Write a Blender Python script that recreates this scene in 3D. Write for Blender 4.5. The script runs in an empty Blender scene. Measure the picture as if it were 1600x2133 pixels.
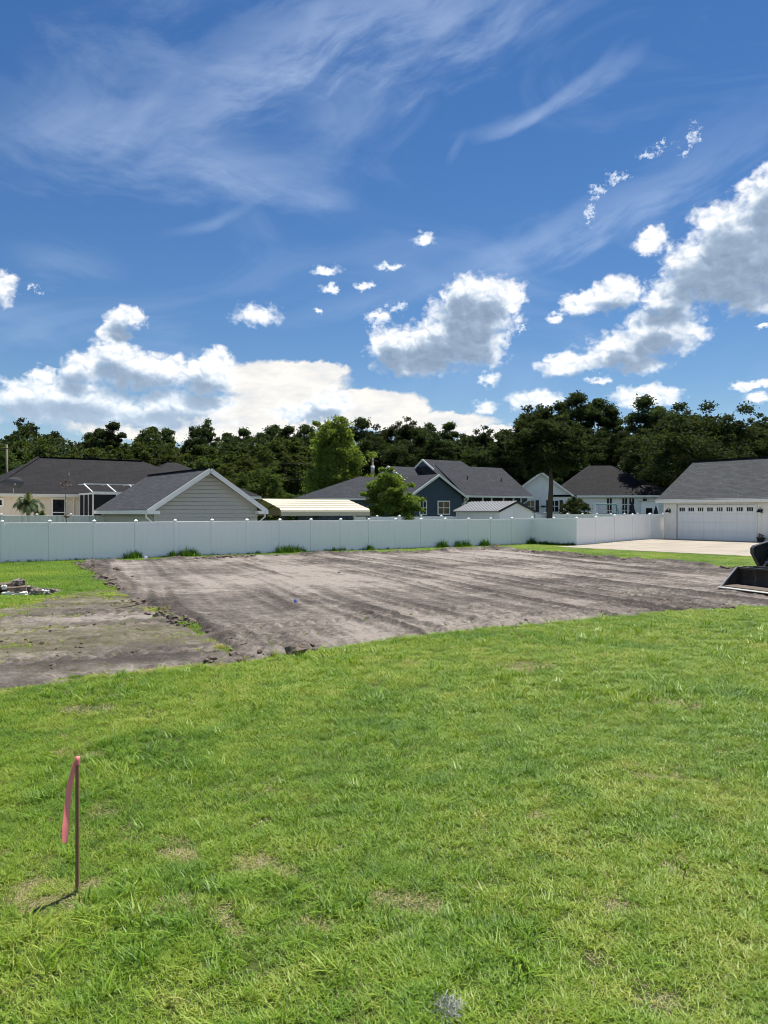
import bpy, bmesh, math, random
import numpy as np
from mathutils import Vector, Matrix, Euler

SC = bpy.context.scene
COL = SC.collection
R = math.radians

# ------------------------------------------------------------------ camera
cam_data = bpy.data.cameras.new("camera")
cam = bpy.data.objects.new("camera", cam_data)
COL.objects.link(cam)
cam.location = (0.0, 0.0, 2.26)
cam.rotation_euler = (R(90), 0, 0)
cam_data.sensor_fit = 'HORIZONTAL'
cam_data.sensor_width = 36.0
cam_data.lens = 36.0
cam_data.clip_start = 0.05
cam_data.clip_end = 9000
SC.camera = cam

# ------------------------------------------------------------------ light
SUN_AZ, SUN_EL = 32.0, 67.0          # degrees: clockwise from +Y, above the horizon
sun_data = bpy.data.lights.new("sun", 'SUN')
sun_data.energy = 4.75
sun_data.angle = R(0.53)
sun_data.color = (1.0, 0.955, 0.88)
sun = bpy.data.objects.new("sun", sun_data)
COL.objects.link(sun)
sd = Vector((math.sin(R(SUN_AZ))*math.cos(R(SUN_EL)), math.cos(R(SUN_AZ))*math.cos(R(SUN_EL)), math.sin(R(SUN_EL))))
sun.rotation_euler = sd.to_track_quat('Z', 'Y').to_euler()
sun.location = sd*60

SC.view_settings.view_transform = 'Standard'
SC.view_settings.look = 'None'
SC.view_settings.exposure = 0.93
SC.view_settings.gamma = 1.0
SC.view_settings.use_curve_mapping = False
SC.render.engine = 'CYCLES'
SC.cycles.use_denoising = True
SC.cycles.max_bounces = 6
SC.cycles.diffuse_bounces = 4
SC.cycles.transmission_bounces = 4
SC.cycles.transparent_max_bounces = 8
SC.cycles.use_adaptive_sampling = True
SC.cycles.adaptive_threshold = 0.015
SC.cycles.filter_width = 1.0
SC.cycles.adaptive_min_samples = 10

# ------------------------------------------------------------------ node helper
class NT:
    def __init__(self, tree): self.t = tree
    def n(self, typ, **kw):
        nd = self.t.nodes.new(typ)
        for k, v in kw.items(): setattr(nd, k, v)
        return nd
    def put(self, sock, val):
        if isinstance(val, bpy.types.NodeSocket): self.t.links.new(val, sock)
        elif val is not None: sock.default_value = val
    def math(self, op, a, b=None, c=None, clamp=False):
        nd = self.n('ShaderNodeMath', operation=op); nd.use_clamp = clamp
        self.put(nd.inputs[0], a); self.put(nd.inputs[1], b)
        if c is not None: self.put(nd.inputs[2], c)
        return nd.outputs[0]
    def vmath(self, op, a, b=None, c=None):
        nd = self.n('ShaderNodeVectorMath', operation=op)
        self.put(nd.inputs[0], a); self.put(nd.inputs[1], b)
        if c is not None: self.put(nd.inputs[2], c)
        return nd.outputs['Value'] if op in ('LENGTH', 'DOT_PRODUCT', 'DISTANCE') else nd.outputs[0]
    def noise(self, vec, scale, detail=4, rough=0.55, dim='3D', dist=0.0, lac=2.0):
        nd = self.n('ShaderNodeTexNoise', noise_dimensions=dim)
        self.put(nd.inputs['Vector'], vec)
        self.put(nd.inputs['Scale'], scale); nd.inputs['Detail'].default_value = detail
        nd.inputs['Roughness'].default_value = rough; nd.inputs['Distortion'].default_value = dist
        nd.inputs['Lacunarity'].default_value = lac
        return nd
    def ramp(self, fac, stops, interp='LINEAR'):
        nd = self.n('ShaderNodeValToRGB'); nd.color_ramp.interpolation = interp
        el = nd.color_ramp.elements
        while len(el) < len(stops): el.new(0.5)
        for e, (p, c) in zip(el, stops):
            e.position = p
            e.color = (c, c, c, 1) if isinstance(c, (int, float)) else (*c, 1)
        self.put(nd.inputs[0], fac)
        return nd.outputs[0]
    def smooth(self, x, a, b, lo=0.0, hi=1.0):
        nd = self.n('ShaderNodeMapRange', interpolation_type='SMOOTHSTEP')
        self.put(nd.inputs[0], x); self.put(nd.inputs[1], a); self.put(nd.inputs[2], b)
        self.put(nd.inputs[3], lo); self.put(nd.inputs[4], hi)
        return nd.outputs[0]
    def mix(self, fac, a, b, blend='MIX'):
        nd = self.n('ShaderNodeMix', data_type='RGBA', blend_type=blend)
        self.put(nd.inputs['Factor'], fac)
        for s, v in ((nd.inputs[6], a), (nd.inputs[7], b)):
            if isinstance(v, tuple) and len(v) == 3: v = (*v, 1)
            self.put(s, v)
        return nd.outputs[2]
    def xyz(self, x, y, z=0.0):
        nd = self.n('ShaderNodeCombineXYZ')
        self.put(nd.inputs[0], x); self.put(nd.inputs[1], y); self.put(nd.inputs[2], z)
        return nd.outputs[0]

# ------------------------------------------------------------------ world: blue sky, cirrus, a far anvil, cumulus
world = bpy.data.worlds.new("World")
SC.world = world
world.use_nodes = True
SKY_STRENGTH = 0.05
def build_sky():
    world.node_tree.nodes.clear()
    W = NT(world.node_tree)
    sky = W.n('ShaderNodeTexSky', sky_type='NISHITA')
    sky.sun_disc = False
    sky.sun_elevation = R(SUN_EL); sky.sun_rotation = R(SUN_AZ)
    sky.altitude = 0.0; sky.air_density = 1.0; sky.dust_density = 0.0; sky.ozone_density = 3.0
    tc = W.n('ShaderNodeTexCoord')
    sep = W.n('ShaderNodeSeparateXYZ'); W.put(sep.inputs[0], tc.outputs['Generated'])
    az = W.math('MULTIPLY', W.math('ARCTAN2', sep.outputs[0], sep.outputs[1]), 57.29578)
    el = W.math('MULTIPLY', W.math('ARCSINE', sep.outputs[2]), 57.29578)
    P = W.xyz(az, el, 0.0)

    # cumulus heaps: (azimuth, elevation, half width, half height) in degrees
    heaps = [(6.6,14.2,3.35,2.84),(4.6,12.4,3.73,2.04),(7.5,15.4,2.64,1.58),(0.9,12.2,2.15,1.64),(2.5,10.9,3.04,.97),(7.8,9.7,.91,.55),
      (-.5,14.3,1.07,.5),(9.4,15.2,1.05,1.15),(24.8,17.8,3.24,2.94),(22.7,16.3,3.2,2.13),(20.6,14.6,2.2,1.26),(19.3,18.5,1.21,.91),
      (16.9,15.3,1.97,1.15),(14.4,14.7,1.55,.84),(12.5,13.8,.68,.4),(19.9,12.5,2.85,1.76),(17.4,11.4,2.93,1.38),(13.9,10.6,2.7,.81),
      (18.3,10.3,1.94,.66),(25.4,14.1,1.9,1.28),(27.4,19.8,2.9,2.5),(15.7,9.4,.93,.3),(-18.5,13.5,1.35,.83),(-19.3,12.2,1.08,1.03),
      (-19.3,10.9,1.98,1.17),(-21.5,9.9,1.39,1.23),(-17.4,10.0,3.91,1.49),(-13.0,9.7,2.45,1.52),(-12.2,10.9,1.23,.88),(-23.8,9.1,.9,.83),
      (-25.1,7.5,1.91,1.53),(-21.8,7.8,4.01,1.47),(-14.7,7.7,4.01,1.09),(-19.6,6.7,8.23,1.06),(-3.9,8.1,1.71,1.05),(-5.7,7.3,3.19,.91),
      (-27.0,14.5,1.6,1.32),(-9.4,14.2,2.02,.86),(3.0,19.5,.89,.51),(-4.3,17.4,1.07,.39),(-4.0,16.2,.71,.36),(.5,17.7,1.15,.32),
      (-1.5,16.4,.79,.33),(-4.9,14.6,.36,.2),(11.1,8.1,2.14,.86),(19.0,8.1,2.5,.8),(25.6,8.5,1.4,.35),(25.9,7.6,.98,.41),(26.3,12.2,.46,.28),
      (7.5,7.7,.92,.56),(24.3,15.5,3.4,1.7),(26.5,16.5,3,2.4),(3.4,12.3,2.6,1.5),(7.0,12.2,2.3,1.7),(6.2,16.0,1.6,1.2)]
    puffs = [h for h in heaps if h[2] < 1.3 and h[3] < .6] + [(-9.4,14.2,1.9,.8)]
    heaps = [h for h in heaps if not (h[2] < 1.3 and h[3] < .6) and h[:2] != (-9.4,14.2)]
    inview = list(heaps); heaps = []
    rnd = random.Random(11)              # unseen heaps carry the sky round, enlarged and multiplied to lift the shade
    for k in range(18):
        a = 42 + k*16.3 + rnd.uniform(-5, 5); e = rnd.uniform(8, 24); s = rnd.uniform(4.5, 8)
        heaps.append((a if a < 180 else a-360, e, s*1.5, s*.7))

    def rmin(p, lst, c=0.22):
        acc = None
        for (a, e, ra, re) in lst:
            q = W.vmath('MULTIPLY_ADD', p, (1/ra, 1/re, 0), (-a/ra, -e/re, 0))
            l = W.vmath('LENGTH', q)
            acc = l if acc is None else W.math('SMOOTH_MIN', acc, l, c)
        return acc
    def shader(col, s):
        b = W.n('ShaderNodeBackground'); W.put(b.inputs[0], col if not isinstance(col, tuple) else (*col, 1)); b.inputs[1].default_value = s
        return b.outputs[0]
    def over(fac, under, top):
        m = W.n('ShaderNodeMixShader'); W.put(m.inputs[0], fac)
        W.t.links.new(under, m.inputs[1]); W.t.links.new(top, m.inputs[2]); return m.outputs[0]
    CLOUD = 0.59                          # sunlit cloud against the exposure of the scene
    hs = W.n('ShaderNodeHueSaturation'); hs.inputs['Saturation'].default_value = 1.25; hs.inputs['Hue'].default_value = .506
    W.put(hs.inputs['Color'], sky.outputs[0])
    base = shader(hs.outputs[0], SKY_STRENGTH)

    # ---- cirrus: fibrous streaks (azimuth, elevation, half length, half width, tilt, strength, bend)
    cn = {}
    def cnoise(tilt):                    # one fibrous texture for each main direction
        key = min((20, -8, 48), key=lambda k: abs(k-tilt))
        if key not in cn:
            t = R(key)
            u = W.vmath('DOT_PRODUCT', P, (math.cos(t), math.sin(t), 0)); v = W.vmath('DOT_PRODUCT', P, (-math.sin(t), math.cos(t), 0))
            wv = W.noise(P, .12, 2, .5, '2D').outputs['Fac']
            cn[key] = W.noise(W.xyz(W.math('MULTIPLY', u, .26), W.math('MULTIPLY_ADD', wv, 3.0, v), 0), .62, 6, .60, '2D').outputs['Fac']
        return cn[key]
    def streak(a, e, L, wdt, tilt, amp, bend=0.0):
        t = R(tilt); amp *= .66; wdt *= 1.25
        q = W.vmath('SUBTRACT', P, (a, e, 0))
        u = W.vmath('DOT_PRODUCT', q, (math.cos(t), math.sin(t), 0))
        v = W.vmath('DOT_PRODUCT', q, (-math.sin(t), math.cos(t), 0))
        if bend: v = W.math('MULTIPLY_ADD', W.math('MULTIPLY', u, u), bend, v)
        nz = cnoise(tilt)
        v = W.math('ADD', v, W.math('MULTIPLY_ADD', nz, wdt*1.5, -wdt*.75))
        rr = W.vmath('LENGTH', W.xyz(W.math('DIVIDE', u, L), W.math('DIVIDE', v, wdt)))
        g = W.smooth(rr, 1.0, 0.0)
        tex = W.smooth(nz, .15, .90, .30, 1.0)
        return W.math('MULTIPLY', W.math('MULTIPLY', g, tex), amp)
    cir = None
    for s in [(14.5,19.8,14.5,1.7,16,.62,0), (23.0,23.5,9,2.4,22,.24,0), (11.6,27.0,7.6,.62,20,.62,-.030), (15.8,28.5,4.5,.8,24,.40,0),
              (5.4,25.3,1.5,.4,50,.25,0), (-20,25.0,13,3.8,4,.38,.01), (-13,28.5,12,3.4,22,.36,0), (-9,23.2,9,1.8,-14,.32,0), (-6,31.5,10,2.8,24,.46,0),
              (-17.5,26.2,6,.9,42,.26,0), (-12.5,20.2,5.0,.50,22,.34,-.02), (-5,22.2,4,1.1,6,.30,0), (-22.5,16.7,5,1.5,-4,.30,0), (-1.5,15.2,9,1.0,12,.26,0), (-4.8,33,1.6,.9,35,.22,0),
              (-4,27.0,5,1.8,-6,.20,0), (-26,13.0,9,1.6,-5,.22,0), (3,33,15,4.0,8,.55,0),
              (60,26,16,3,15,.5,0), (-62,30,15,3.5,-10,.5,0), (120,28,18,3,20,.5,0), (-130,24,18,3.5,8,.5,0), (175,34,16,4,-12,.5,0), (0,58,30,6,18,.35,0), (70,55,28,6,-15,.35,0), (-80,56,28,6,12,.35,0)]:
        g = streak(*s)
        cir = g if cir is None else W.math('ADD', cir, W.math('MULTIPLY', g, W.math('SUBTRACT', 1.0, cir)))
    veil = W.noise(W.vmath('MULTIPLY', P, (.05, .12, 0)), 1.0, 5, .6, '2D', 1.2).outputs['Fac']
    cir = W.math('ADD', cir, W.smooth(veil, .42, .8, 0, .14), clamp=True)
    sky1 = over(cir, base, shader((.60, .72, .92), CLOUD*1.0))

    # ---- shared cloud textures
    Pn = W.vmath('MULTIPLY', P, (1.0, 1.25, 0))
    w1 = W.noise(Pn, 0.42, 3, 0.55, '2D').outputs['Color']
    w2 = W.noise(Pn, 1.6, 4, 0.52, '2D').outputs['Color']
    off = W.vmath('ADD', W.vmath('MULTIPLY_ADD', w1, (1.3, 1.0, 0), (-.65, -.5, 0)), W.vmath('MULTIPLY_ADD', w2, (.6, .55, 0), (-.3, -.275, 0)))
    Pw = W.vmath('ADD', P, off)
    off_s = W.vmath('MULTIPLY_ADD', w1, (1.3, 1.0, 0), (-.65, -.5, 0))
    wb = W.noise(Pn, 1.3, 1, 0.5, '2D').outputs['Color']
    Pb = W.vmath('ADD', Pn, W.vmath('MULTIPLY_ADD', wb, (.9, .9, 0), (-.45, -.45, 0)))
    def billow(p, sc, det):              # rounded lobes parted by creases
        n = W.noise(p, sc, det, 0.5, '2D', 0.0, 2.3).outputs['Fac']
        return W.math('MULTIPLY_ADD', W.math('ABSOLUTE', W.math('MULTIPLY_ADD', n, 2.0, -1.0)), 1.6, -.3)
    b0 = billow(Pb, .55, 2)
    fine = W.noise(Pn, 1.3, 7, 0.50, '2D').outputs['Fac']
    def cumulus(under, lst, extra=.06, gain=1.0, core=.80):
        big = [h for h in lst if h[2] > 1.3 and h[3] > .8]
        D0 = W.math('SUBTRACT', 1.0+extra, rmin(Pw, lst))
        dens = W.math('ADD', D0, W.math('ADD', W.math('MULTIPLY', b0, 0.34), W.math('MULTIPLY_ADD', fine, .64, -.32)))
        alpha = W.smooth(dens, -.10, 0.48)
        alpha = W.math('MULTIPLY', alpha, W.smooth(el, 1.5, 6.0, .55, 1.0))
        # light comes from high up behind: thick middles and undersides go grey, rims and tops stay white
        Ds = W.math('SUBTRACT', 1.0, rmin(W.vmath('ADD', W.vmath('ADD', P, off_s), (.35, 1.15, 0)), big, .32))
        soft = W.noise(Pn, .8, 2, 0.45, '2D').outputs['Fac']
        thick = W.smooth(W.math('ADD', Ds, W.math('MULTIPLY_ADD', soft, .55, -.275)), -.05, 0.66)
        lit = W.math('SUBTRACT', .93, W.math('MULTIPLY', thick, core))
        s0 = W.noise(Pb, 1.0, 2, .45, '2D').outputs['Fac']; s1 = W.noise(W.vmath('ADD', Pb, (.16, .34, 0)), 1.0, 2, .45, '2D').outputs['Fac']
        relief = W.math('MULTIPLY', W.math('SUBTRACT', s0, s1), W.math('MULTIPLY_ADD', thick, -.62, .95))
        lit = W.math('ADD', lit, relief)
        lit = W.math('ADD', lit, W.math('MULTIPLY_ADD', soft, .16, -.08))
        lit = W.math('ADD', lit, W.smooth(dens, .05, .5, .12, 0.0))
        ccol = W.ramp(lit, [(0.0, (.22, .30, .42)), (.35, (.36, .46, .60)), (.60, (.60, .68, .78)), (.80, (.80, .85, .91)), (1.0, (1.06, 1.06, 1.05))])
        ccol = W.mix(W.smooth(el, 4.0, 11.5, .50, 0.0), ccol, (.56, .70, .84))      # distant heaps sit behind more air
        return over(alpha, under, shader(ccol, CLOUD*gain))

    # ---- far thunderstorm anvil: smooth and creamy
    anv = [(-7.6,9.6,5.2,1.55),(-5.3,10.3,2.9,.8),(-1.4,8.1,4.6,1.1),(-6.5,7.4,7.5,1.5),(1.4,7.4,2.2,1.4),(3.0,6.6,5.5,.9),(9.5,5.6,4.5,.8),(-14,6.0,9,1.0)]
    wa = W.noise(P, .8, 5, .58, '2D').outputs['Color']
    ra = rmin(W.vmath('ADD', P, W.vmath('MULTIPLY_ADD', wa, (1.5, .9, 0), (-.75, -.45, 0))), anv, .1)
    aalpha = W.math('MULTIPLY', W.smooth(ra, 1.06, .80), .92)
    an = W.noise(W.vmath('MULTIPLY', P, (.35, 1.0, 0)), 1.0, 5, .6, '2D').outputs['Fac']
    acol = W.ramp(an, [(.3, (.78, .78, .77)), (.62, (.98, .93, .86))])
    # ---- torn scraps of cumulus in front of the cirrus
    scr = [(17.0,22.6,.92,.42),(19.0,23.7,.83,.5),(20.1,24.2,.6,.3),(22.0,24.4,.45,.9),(15.0,20.5,.4,.8),(15.5,22.0,.7,.45),(21.3,23.6,.5,.35),(.9,14.9,.9,.5),(-.6,13.9,.8,.5),(10.0,13.2,.4,.5),(-24.5,14.8,.4,.3)]
    ws = W.noise(Pn, 1.3, 6, .64, '2D').outputs['Color']
    r_s = rmin(W.vmath('ADD', P, W.vmath('MULTIPLY_ADD', ws, (2.4, 2.0, 0), (-1.2, -1.0, 0))), scr, .1)
    fs = W.noise(Pn, 3.0, 6, .66, '2D').outputs['Fac']
    salpha = W.smooth(W.math('ADD', W.math('SUBTRACT', 1.0, r_s), W.math('MULTIPLY_ADD', fs, 1.7, -.85)), .05, 1.0, 0, .70)

    front = over(aalpha, sky1, shader(acol, CLOUD))
    front = over(salpha, front, shader((.85, .92, 1.0), CLOUD))
    # ---- small thin puffs
    wp = W.noise(Pn, 1.2, 5, .58, '2D').outputs['Color']
    r_p = rmin(W.vmath('ADD', P, W.vmath('MULTIPLY_ADD', wp, (1.3, 1.1, 0), (-.65, -.55, 0))), puffs, .1)
    dp = W.math('ADD', W.math('SUBTRACT', 1.12, r_p), W.math('MULTIPLY_ADD', fine, 1.2, -.6))
    palpha = W.smooth(dp, -.05, .75, 0, .95)
    pcol = W.mix(W.smooth(dp, .2, 1.0), (.74, .82, .92), (1.0, 1.0, 1.0))
    front = over(palpha, front, shader(pcol, CLOUD))
    front = cumulus(front, inview)
    around = cumulus(sky1, heaps, .1, 1.75, .3)    # front-lit heaps out of view, brightened to fill the shaded faces
    ahead = W.math('LESS_THAN', W.math('ABSOLUTE', az), 36.0)
    low = W.math('LESS_THAN', el, 30.0)
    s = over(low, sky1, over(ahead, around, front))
    out = W.n('ShaderNodeOutputWorld'); W.t.links.new(s, out.inputs[0])
build_sky()
world.cycles.sampling_method = 'NONE'      # no small bright source in this sky: plain diffuse rays find it

# ------------------------------------------------------------------ helpers
CT, ST = math.cos(R(35.47)), math.sin(R(35.47))      # every lot line here runs along this bearing or across it
A0 = (-16.85, 33.7)                                  # where the long white fence leaves the lot on the left
ROT = R(35.47)

def lot(u, v):
    """point u metres along the long fence and v metres behind it"""
    return (A0[0] + CT*u - ST*v, A0[1] + ST*u + CT*v)

def sstep(a, b, x):
    t = np.clip((x-a)/(b-a), 0, 1); return t*t*(3-2*t)

_tab = np.random.RandomState(5).rand(256, 256)
def vnoise(x, y, seed=0):
    x = np.asarray(x, float) + seed*17.31; y = np.asarray(y, float) + seed*9.77
    xi = np.floor(x).astype(int); yi = np.floor(y).astype(int)
    fx = x-xi; fy = y-yi; fx = fx*fx*(3-2*fx); fy = fy*fy*(3-2*fy)
    g = lambda i, j: _tab[i & 255, j & 255]
    return (g(xi, yi)*(1-fx)+g(xi+1, yi)*fx)*(1-fy) + (g(xi, yi+1)*(1-fx)+g(xi+1, yi+1)*fx)*fy
def fbm(x, y, o=4, seed=0, rough=.5):
    s = 0; a = 1; t = 0
    for k in range(o):
        s = s + a*vnoise(np.asarray(x)*2**k, np.asarray(y)*2**k, seed+k); t += a; a *= rough
    return s/t

def hgt(x, y):
    """height of the natural ground"""
    x = np.asarray(x, float); y = np.asarray(y, float)
    u = (x-A0[0])*CT + (y-A0[1])*ST; v = -(x-A0[0])*ST + (y-A0[1])*CT
    back = .027*np.clip(v-.5, 0, 28)
    side = .30*sstep(30, 42, u)
    return np.maximum(back, side) + .03*(fbm(x*.25, y*.25, 2, 3)-.5)*sstep(2, 9, y)
def H(x, y): return float(hgt(x, y))

def tag(o, label=None, cat=None, group=None, kind=None):
    if label: o['label'] = label
    if cat: o['category'] = cat
    if group: o['group'] = group
    if kind: o['kind'] = kind
    return o
def empty(name, loc, rz=0.0):
    o = bpy.data.objects.new(name, None); COL.objects.link(o)
    o.location = loc; o.rotation_euler = (0, 0, rz); o.empty_display_size = .3
    return o
def thing(name, loc, rz, label, cat, group=None):
    return tag(empty(name, loc, rz), label, cat, group)
def copy_tree(o, parent=None):
    c = o.copy(); COL.objects.link(c)
    if parent: c.parent = parent
    for ch in o.children: copy_tree(ch, c)
    return c

class MB:
    """collects faces and links them as ONE mesh object"""
    def __init__(self): self.v = []; self.f = []
    def poly(self, pts):
        b = len(self.v); self.v += [tuple(p) for p in pts]; self.f.append(tuple(range(b, b+len(pts)))); return self
    def solid(self, pts, faces):
        b = len(self.v); self.v += [tuple(p) for p in pts]; self.f += [tuple(b+i for i in f) for f in faces]; return self
    def box(self, x0, x1, y0, y1, z0, z1):
        return self.solid([(x0,y0,z0),(x1,y0,z0),(x1,y1,z0),(x0,y1,z0),(x0,y0,z1),(x1,y0,z1),(x1,y1,z1),(x0,y1,z1)],
                          [(0,3,2,1),(4,5,6,7),(0,1,5,4),(1,2,6,5),(2,3,7,6),(3,0,4,7)])
    def prism(self, prof, axis, a, b):
        """extrude a closed 2-D outline along an axis ('x','y','z') from a to b"""
        n = len(prof)
        def P(p, t): return {'x': (t, p[0], p[1]), 'y': (p[0], t, p[1]), 'z': (p[0], p[1], t)}[axis]
        pts = [P(p, a) for p in prof] + [P(p, b) for p in prof]
        fs = [tuple(range(n-1, -1, -1)), tuple(range(n, 2*n))] + [(i, (i+1) % n, n+(i+1) % n, n+i) for i in range(n)]
        return self.solid(pts, fs)
    def beam(self, p0, p1, w, h, up=(0, 0, 1)):
        p0 = Vector(p0); p1 = Vector(p1); d = (p1-p0).normalized(); s = d.cross(Vector(up))
        if s.length < 1e-4: s = d.cross(Vector((0, 1, 0)))
        s.normalize(); q = s.cross(d).normalized(); s *= w/2; q *= h/2
        pts = [p0-s-q, p0+s-q, p0+s+q, p0-s+q, p1-s-q, p1+s-q, p1+s+q, p1-s+q]
        return self.solid(pts, [(0,3,2,1),(4,5,6,7),(0,1,5,4),(1,2,6,5),(2,3,7,6),(3,0,4,7)])
    def tube(self, pts, radii, n=8, cap=True):
        pts = [Vector(p) for p in pts]
        if not isinstance(radii, (list, tuple)): radii = [radii]*len(pts)
        b = len(self.v); prev = None
        for i, p in enumerate(pts):
            d = (pts[min(i+1, len(pts)-1)] - pts[max(i-1, 0)]).normalized()
            s = prev if prev is not None else (d.cross(Vector((0, 0, 1))) if abs(d.z) < .95 else d.cross(Vector((0, 1, 0))))
            s = (s - d*s.dot(d)).normalized(); prev = s; t = d.cross(s)
            for k in range(n):
                a = 2*math.pi*k/n; self.v.append(tuple(p + (s*math.cos(a)+t*math.sin(a))*radii[i]))
        for i in range(len(pts)-1):
            for k in range(n):
                k2 = (k+1) % n; self.f.append((b+i*n+k, b+i*n+k2, b+(i+1)*n+k2, b+(i+1)*n+k))
        if cap:
            self.f.append(tuple(b+k for k in range(n-1, -1, -1))); self.f.append(tuple(b+(len(pts)-1)*n+k for k in range(n)))
        return self
    def slab(self, verts, faces, th):
        """solid sheet: top faces given, thickness straight down"""
        n = len(verts); pts = list(verts) + [(x, y, z-th) for (x, y, z) in verts]
        fs = list(faces) + [tuple(n+i for i in reversed(f)) for f in faces]
        edges = {}
        for f in faces:
            for i in range(len(f)): edges[(f[i], f[(i+1) % len(f)])] = 1
        for (a, b) in edges:
            if (b, a) not in edges: fs.append((b, a, n+a, n+b))
        return self.solid(pts, fs)
    def build(self, name, mat, parent=None, smooth=False, bevel=0.0):
        me = bpy.data.meshes.new(name); me.from_pydata(self.v, [], self.f); me.validate()
        if bevel or True:
            bm = bmesh.new(); bm.from_mesh(me); bmesh.ops.recalc_face_normals(bm, faces=bm.faces)
            if bevel: bmesh.ops.bevel(bm, geom=bm.edges, offset=bevel, segments=1, affect='EDGES')
            bm.to_mesh(me); bm.free()
        if smooth:
            me.polygons.foreach_set('use_smooth', [True]*len(me.polygons))
        me.materials.append(mat)
        o = bpy.data.objects.new(name, me); COL.objects.link(o)
        if parent: o.parent = parent
        return o

def np_mesh(name, V, F, mat, parent=None, smooth=False):
    """V (n,3), F (m,k) arrays -> object"""
    V = np.asarray(V, np.float32); F = np.asarray(F, np.int32)
    me = bpy.data.meshes.new(name); k = F.shape[1]
    me.vertices.add(len(V)); me.vertices.foreach_set('co', V.ravel())
    me.loops.add(F.size); me.loops.foreach_set('vertex_index', F.ravel())
    me.polygons.add(len(F)); me.polygons.foreach_set('loop_start', np.arange(0, F.size, k, dtype=np.int32))
    me.update(calc_edges=True)
    if smooth: me.polygons.foreach_set('use_smooth', np.ones(len(F), bool))
    me.materials.append(mat)
    o = bpy.data.objects.new(name, me); COL.objects.link(o)
    if parent: o.parent = parent
    return o
def add_attr(o, name, arr):
    a = o.data.attributes.new(name, 'FLOAT', 'POINT'); a.data.foreach_set('value', np.asarray(arr, np.float32))

# ------------------------------------------------------------------ materials
def new_mat(name):
    m = bpy.data.materials.new(name); m.use_nodes = True; m.node_tree.nodes.clear(); return m, NT(m.node_tree)
def finish(N, bsdf):
    o = N.n('ShaderNodeOutputMaterial'); N.t.links.new(bsdf, o.inputs[0])
def principled(N, col, rough=.6, spec=.3, metal=0.0, bump=None, bstr=.3, bdist=.01):
    p = N.n('ShaderNodeBsdfPrincipled')
    if isinstance(col, tuple) and len(col) == 3: col = (*col, 1)
    N.put(p.inputs['Base Color'], col); N.put(p.inputs['Roughness'], rough)
    p.inputs['Specular IOR Level'].default_value = spec; p.inputs['Metallic'].default_value = metal
    if bump is not None:
        b = N.n('ShaderNodeBump'); b.inputs['Strength'].default_value = bstr; b.inputs['Distance'].default_value = bdist
        N.put(b.inputs['Height'], bump); N.t.links.new(b.outputs[0], p.inputs['Normal'])
    return p.outputs[0]
def plain(name, col, rough=.55, spec=.3, var=.10, scale=1.5, metal=0.0, dirt=None):
    """paint, plastic, metal: base colour with uneven tone and optional grime that has its own shape"""
    m, N = new_mat(name)
    tc = N.n('ShaderNodeTexCoord').outputs['Object']
    n = N.noise(tc, scale, 5, .6).outputs['Fac']
    c = N.mix(n, tuple(x*(1-var) for x in col), tuple(min(1, x*(1+var)) for x in col))
    if dirt:
        st = N.noise(N.vmath('MULTIPLY', tc, (3.0, 3.0, .35)), 2.0, 6, .65).outputs['Fac']
        c = N.mix(N.smooth(st, .48, .72, 0, dirt[1]), c, dirt[0])
    n2 = N.noise(tc, 35, 3, .6).outputs['Fac']
    finish(N, principled(N, c, rough, spec, metal, n2, .12, .004)); return m
def shingle_mat(name, a, b):
    m, N = new_mat(name)
    tc = N.n('ShaderNodeTexCoord').outputs['Object']
    sp = N.n('ShaderNodeSeparateXYZ'); N.put(sp.inputs[0], tc)
    h = N.math('ADD', sp.outputs[0], sp.outputs[1])
    br = N.n('ShaderNodeTexBrick'); N.put(br.inputs['Vector'], N.xyz(h, N.math('MULTIPLY', sp.outputs[2], 1.9)))
    br.inputs['Scale'].default_value = 1.0; br.inputs['Brick Width'].default_value = .42; br.inputs['Row Height'].default_value = .17
    br.inputs['Mortar Size'].default_value = .012; br.inputs['Bias'].default_value = 0.0
    br.inputs['Color1'].default_value = (*a, 1); br.inputs['Color2'].default_value = (*b, 1)
    br.inputs['Mortar'].default_value = (*[x*.45 for x in a], 1)
    n = N.noise(tc, .7, 5, .6).outputs['Fac']; n2 = N.noise(tc, 9, 3, .7).outputs['Fac']
    c = N.mix(N.math('MULTIPLY', n, .55), br.outputs['Color'], tuple(x*.6 for x in a))
    c = N.mix(N.math('MULTIPLY', n2, .35), c, tuple(min(1, x*1.5) for x in b))
    finish(N, principled(N, c, .9, .15, 0, N.math('ADD', br.outputs['Fac'], N.math('MULTIPLY', n2, -.6)), .5, -.02)); return m
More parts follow.
